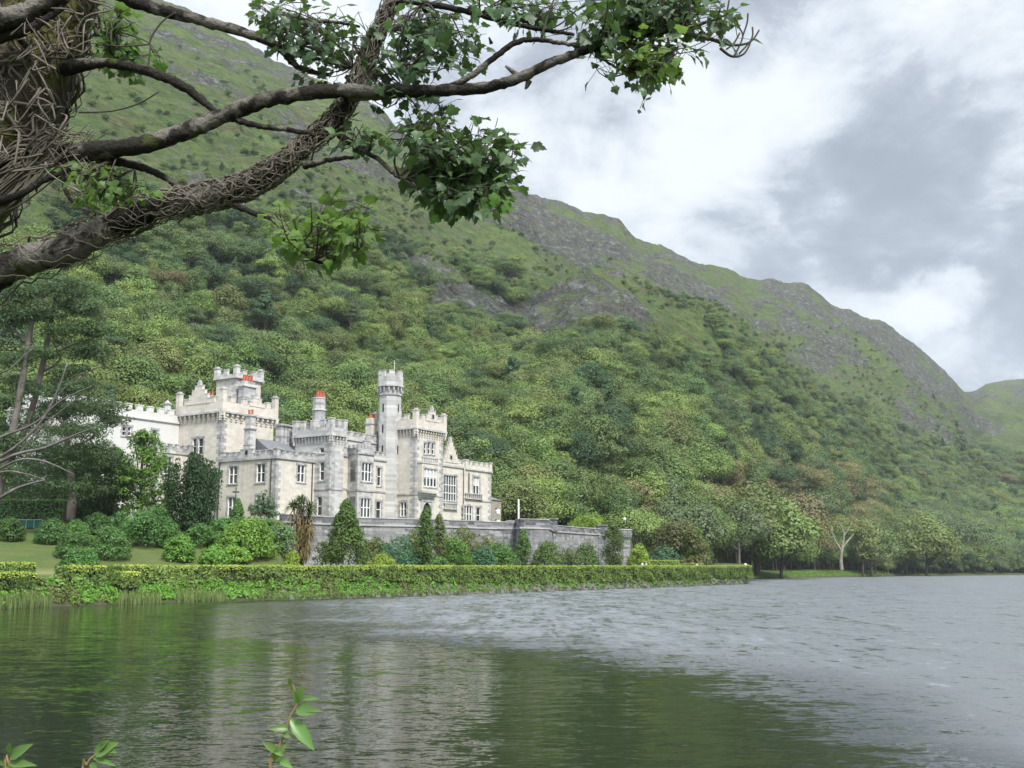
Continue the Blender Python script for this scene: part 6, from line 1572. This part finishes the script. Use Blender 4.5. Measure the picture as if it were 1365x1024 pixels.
sp(ivy(RA[4:34], 60, .07, .0018, .006, 9, 2.4), 'ivy_stems', M_VINE)
m = MB()                                                     # loose bundle under the trunk and stray hanging stems
for k_ in range(46):
    y0 = 215+rng.random()*60; x1 = 40+rng.random()*70; rows = [(-40, y0+20+rng.random()*40, 5.2, 2), (15+rng.normal()*8, y0+10*rng.normal(), 5.15, 2), (x1, 205+rng.normal()*14, 5.1, 1.4), (x1+20+rng.random()*25, 190+rng.normal()*22, 5.05, .8)]
    R = smooth_path(rows, 4); m.tube([at(a, b_, c) for a, b_, c, r in R], [r*(.6+.5*(k_ % 3)*.5)*c/F_PX for a, b_, c, r in R], 5)
for k_ in range(50):
    x0, y0 = rng.uniform(-10, 130), rng.uniform(0, 230); 
    if x0 > 140-y0*.35: continue
    a = rng.random()*6.28; L = rng.uniform(15, 55); c1, c2 = rng.normal(size=2)*14
    c3, c4_ = rng.normal(size=2)*16; rows = [(x0, y0, 5.05, 1.6), (x0+math.cos(a)*L*.33+c1, y0+math.sin(a)*L*.33+c2, 4.98, 1.4), (x0+math.cos(a)*L*.7+c3, y0+math.sin(a)*L*.7+c4_, 4.97, 1.2), (x0+math.cos(a)*L, y0+math.sin(a)*L, 5.0, .8)]
    R = smooth_path(rows, 4); m.tube([at(a_, b_, c) for a_, b_, c, r in R], [r*(.5+.8*rng.random())*c/F_PX for a_, b_, c, r in R], 5)
sp(m, 'ivy_stems', M_VINE)
# lobed leaves on twigs
LOBE = np.array([(0,0), (.13,-.05), (.34,-.04), (.37,.12), (.57,.27), (.47,.36), (.40,.52), (.27,.50), (.19,.74), (.09,.78), (0,.96), (-.09,.78), (-.19,.74), (-.27,.50), (-.40,.52), (-.47,.36), (-.57,.27), (-.37,.12), (-.34,-.04), (-.13,-.05)])
def lobed(Pn, D, Nn, S):
    V, F = [], []; n = len(LOBE)
    for p, d, nn, s in zip(Pn, D, Nn, S):
        d = d/np.linalg.norm(d); sd_ = np.cross(nn, d); sd_ /= np.linalg.norm(sd_)+1e-9; nn = np.cross(d, sd_); o = len(V); cup = .25*rng.normal()
        V.append(p+d*s*.3)
        for x, y in LOBE: V.append(p+sd_*x*s+d*y*s+nn*s*(cup*abs(x)-.22*y*y))
        F += [(o, o+1+k_, o+1+(k_+1) % n) for k_ in range(n)]
    return np.array(V), np.array(F)
def spray(anchor, ell, nt, per, size, mat, Y=4.9, seed=0, dep=.5, grow=(0, -1)):
    """twigs from an anchor pixel into an ellipse of pixels, leaves along each"""
    nt = int(nt*.95); g = np.random.default_rng(seed); m = MB(); Pn, D, Nn, S = [], [], [], []
    for t in range(nt):
        ex, ey, rx, ry = ell[g.integers(len(ell))]; d = rand_unit(g, 1)[0]*g.random()**.45
        ax, ay = anchor[g.integers(len(anchor))]; e = at(ex+d[0]*rx*1.38, ey-d[2]*ry*1.38, Y+d[1]*dep); a = at(ax, ay, Y); L = (e-a).length
        if L > .55: a = e+(a-e).normalized()*(.25+.3*g.random())
        mid = (a+e)/2+Vector(g.normal(size=3)*.12*L); pts = [Vector(q) for q in smooth_path([tuple(a), tuple(mid), tuple(e)], 3)]
        m.tube(pts, np.linspace(.0045, .0015, len(pts)), 4)
        for k_ in range(per):
            f = g.uniform(.25, 1.0)*(len(pts)-1); i = min(int(f), len(pts)-2); p = pts[i].lerp(pts[i+1], f-i)
            dr = np.array((pts[-1]-pts[0]).normalized())*.5+rand_unit(g, 1)[0]*.8+np.array((0, 0, -.35)); pet = dr/np.linalg.norm(dr)*(.03+.05*g.random())
            q = np.array(p)+pet; Pn.append(q); D.append(dr+np.array((0, 0, -.2))); nv = np.array((0, 0, 1.0))+rand_unit(g, 1)[0]*.75+np.array((0, -.35, 0)); Nn.append(nv/np.linalg.norm(nv)); S.append(size*(.55+.75*g.random()))
            m.tube([p, Vector(q)], .0012, 3)
    V, F = lobed(Pn, D, Nn, S); tint = np.repeat(g.random(len(Pn)), len(LOBE)+1)
    tv = np.array(m.v); V = V-np.array(SORG); fs = [list(f) for f in F]+[[q+len(V) for q in f] for f in m.f]
    link('leafy_spray', npmesh('leafy_spray', np.concatenate([V, tv-np.array(SORG)]), fs, [mat, M_TWIG], [0]*len(F)+[1]*len(m.f), tint=np.r_[tint, np.full(len(tv), .5)]), syc)
S1 = .060
spray([(400,60), (430,30), (470,90), (385,40)], [(390,30,45,28), (440,20,50,24), (450,70,45,28), (400,75,40,22), (360,15,20,14)], 60, 6, S1*.8, L_DARK, 5.1, 1)
spray([(520,40), (560,8), (600,40), (540,100)], [(560,40,40,34), (600,45,38,38), (625,60,22,28), (575,90,36,20), (540,20,40,20)], 62, 6, S1*.8, L_DARK, 4.95, 2)
spray([(500,100), (470,60), (540,120)], [(500,95,40,22), (545,125,30,12), (480,40,30,26)], 26, 6, S1*.8, L_DARK, 5.0, 3)
spray([(640,18), (700,30), (728,25)], [(655,5,40,14), (700,10,40,14), (745,5,30,12), (690,-15,60,14)], 30, 5, S1*.85, L_DARK, 4.9, 4)
spray([(820,35), (850,10), (900,38), (790,60)], [(800,25,36,34), (835,20,36,26), (880,15,36,24), (925,15,34,26), (955,35,26,22), (860,-10,60,20), (910,-15,50,18)], 84, 6, S1, L_DARK, 4.72, 5)
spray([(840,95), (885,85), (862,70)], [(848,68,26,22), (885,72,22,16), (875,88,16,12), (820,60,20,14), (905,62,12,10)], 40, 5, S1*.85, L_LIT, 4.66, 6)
spray([(875,92), (845,95)], [(868,100,14,8), (795,82,10,6)], 8, 4, S1*.6, L_DARK, 4.66, 14)
spray([(565,238), (600,240), (532,235), (640,230)], [(600,175,42,28), (640,195,40,36), (672,215,32,24), (585,215,36,26), (625,240,40,22), (560,170,26,18), (620,262,30,14)], 112, 6, S1, L_DARK, 4.85, 7)
spray([(590,180), (570,200)], [(540,155,26,14), (560,145,28,12), (530,185,20,10)], 14, 5, S1*.75, L_DARK, 4.88, 8)
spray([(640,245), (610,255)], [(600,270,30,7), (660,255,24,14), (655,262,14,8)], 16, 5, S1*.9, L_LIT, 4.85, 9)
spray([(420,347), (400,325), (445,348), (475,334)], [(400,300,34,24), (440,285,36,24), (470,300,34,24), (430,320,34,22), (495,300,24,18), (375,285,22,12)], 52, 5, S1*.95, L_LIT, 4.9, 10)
spray([(450,195), (475,195), (490,205)], [(490,180,24,16), (470,172,18,12)], 12, 4, S1*.9, L_DARK, 4.92, 11)
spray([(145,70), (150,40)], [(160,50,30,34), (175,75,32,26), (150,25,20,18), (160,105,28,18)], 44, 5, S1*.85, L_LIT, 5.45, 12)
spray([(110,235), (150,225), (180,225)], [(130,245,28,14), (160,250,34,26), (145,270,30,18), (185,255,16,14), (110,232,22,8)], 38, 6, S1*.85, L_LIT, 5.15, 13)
spray([(70,60), (30,110)], [(40,60,40,24), (20,110,24,20), (90,40,20,16)], 14, 4, S1*.7, L_DARK, 5.7, 15)
# ================================================================ sprigs on the near bank
L_SPRIG = leaf_mat('willow_leaf', (.11, .205, .05), hue=.01, val=.25, trans=.4, rough=.35, spec=.4)
M_SHOOT = simple_mat('young_shoot', (.2, .14, .06), .6)
def sprig(rows, leaves, label, Y=2.6):
    base = (float(kx(rows[0][0], 1.0, Y)), Y, float(bank_z(float(kx(rows[0][0], 1.0, Y)), Y)))
    o = empty('willow_sprig', base); tag(o, label, 'sprig', None)
    m = MB(); R = smooth_path(rows, 4); pts = [at(a, b_, Y+dy) for a, b_, dy in R]; pts[0] = Vector(base)-Vector((0, 0, .05))
    m.tube(pts, np.linspace(.0045, .0012, len(pts)), 6); m.build('stem', [M_SHOOT], o, base, True)
    for (px, py, dx, dy, L, wd_, tilt) in leaves:
        p = np.array(at(px, py, Y)); e = np.array(at(px+dx*L, py+dy*L, Y-.02)); d = e-p; ln = np.linalg.norm(d); d /= ln
        nn = np.array((tilt*.6, -1, .5)); sd_ = np.cross(d, nn); sd_ /= np.linalg.norm(sd_); nn = np.cross(sd_, d); n = 9; V = []; F = []
        for i in range(n+1):
            t = i/n; w_ = math.sin(math.pi*min(1, t**.75))*wd_*ln*.5*(1+.06*math.sin(i*2.6)); c0 = p+d*ln*t+nn*ln*(-.18*t*t)
            V += [c0-sd_*w_+nn*w_*.45, c0, c0+sd_*w_+nn*w_*.45]
            if i: b_ = 3*(i-1); F += [(b_, b_+1, b_+4, b_+3), (b_+1, b_+2, b_+5, b_+4)]
        link('leaf', npmesh('leaf', np.array(V)-np.array(base), F, L_SPRIG, tint=np.full(len(V), .3+.5*abs(math.sin(px*1.7+py))), smooth=True), o)
sprig([(345,1600,0), (358,1060,0), (368,1010,0), (378,980,0), (387,955,0), (397,935,0), (392,918,0), (388,908,0)],
      [(387,958,.62,.78,52,.36,.2), (395,946,.95,.12,26,.62,.4), (396,936,.35,-.95,22,.6,0), (402,945,.98,.05,27,.3,0), (402,932,.9,-.1,24,.25,.3), (386,972,-.98,-.05,28,.42,0), (377,978,.75,.3,12,.5,0), (370,1003,-.75,-.55,26,.4,0), (365,1015,.5,-.8,28,.45,0), (372,1012,.8,.5,22,.4,0), (388,912,-.3,-.9,8,.5,0), (396,940,-.2,-.9,24,.25,.3), (366,1000,.7,.5,14,.4,0)],
      'tallest leafy willow shoot rising from below over the castle reflection')
sprig([(-5,1600,0), (5,1060,0), (12,1020,0), (16,1008,0), (18,998,0)],
      [(13,1012,.78,-.62,34,.4,0), (10,1018,.98,.0,36,.28,.2), (14,1004,-.2,-.9,14,.5,0), (8,1020,-.8,-.3,16,.4,0), (8,1022,.7,.5,16,.4,0)], 'broad leaved green shoot in the bottom corner of the water')
sprig([(95,1600,0), (108,1070,0), (116,1020,0), (126,1007,0), (133,998,0)],
      [(126,1006,.85,-.5,33,.5,.2), (131,1000,.6,-.75,18,.5,0), (124,1010,.95,.3,30,.2,0), (120,1018,.75,.6,14,.4,0), (136,998,.9,.2,20,.4,.2)], 'small pale willow shoot between the corner shoot and the tallest one')
# ================================================================ air
if HAZE > 0:
    m, nt = newmat('haze_air'); K = NT(nt); o_ = K.n('ShaderNodeOutputMaterial'); pv = K.n('ShaderNodeVolumePrincipled')
    pv.inputs['Color'].default_value = (.86, .92, 1.0, 1); pv.inputs['Density'].default_value = HAZE; pv.inputs['Anisotropy'].default_value = 0.2
    K.link(pv.outputs[0], o_.inputs['Volume'])
    mb = MB(); mb.prism([(-2700,-230), (3600,-230), (3600,4550), (-2700,4550)], -4.0, 900.0)
    h = mb.build('haze', [m]); tag(h, kind='stuff'); h['label'] = 'thin pale summer haze hanging over lake and mountain'; h['category'] = 'haze'
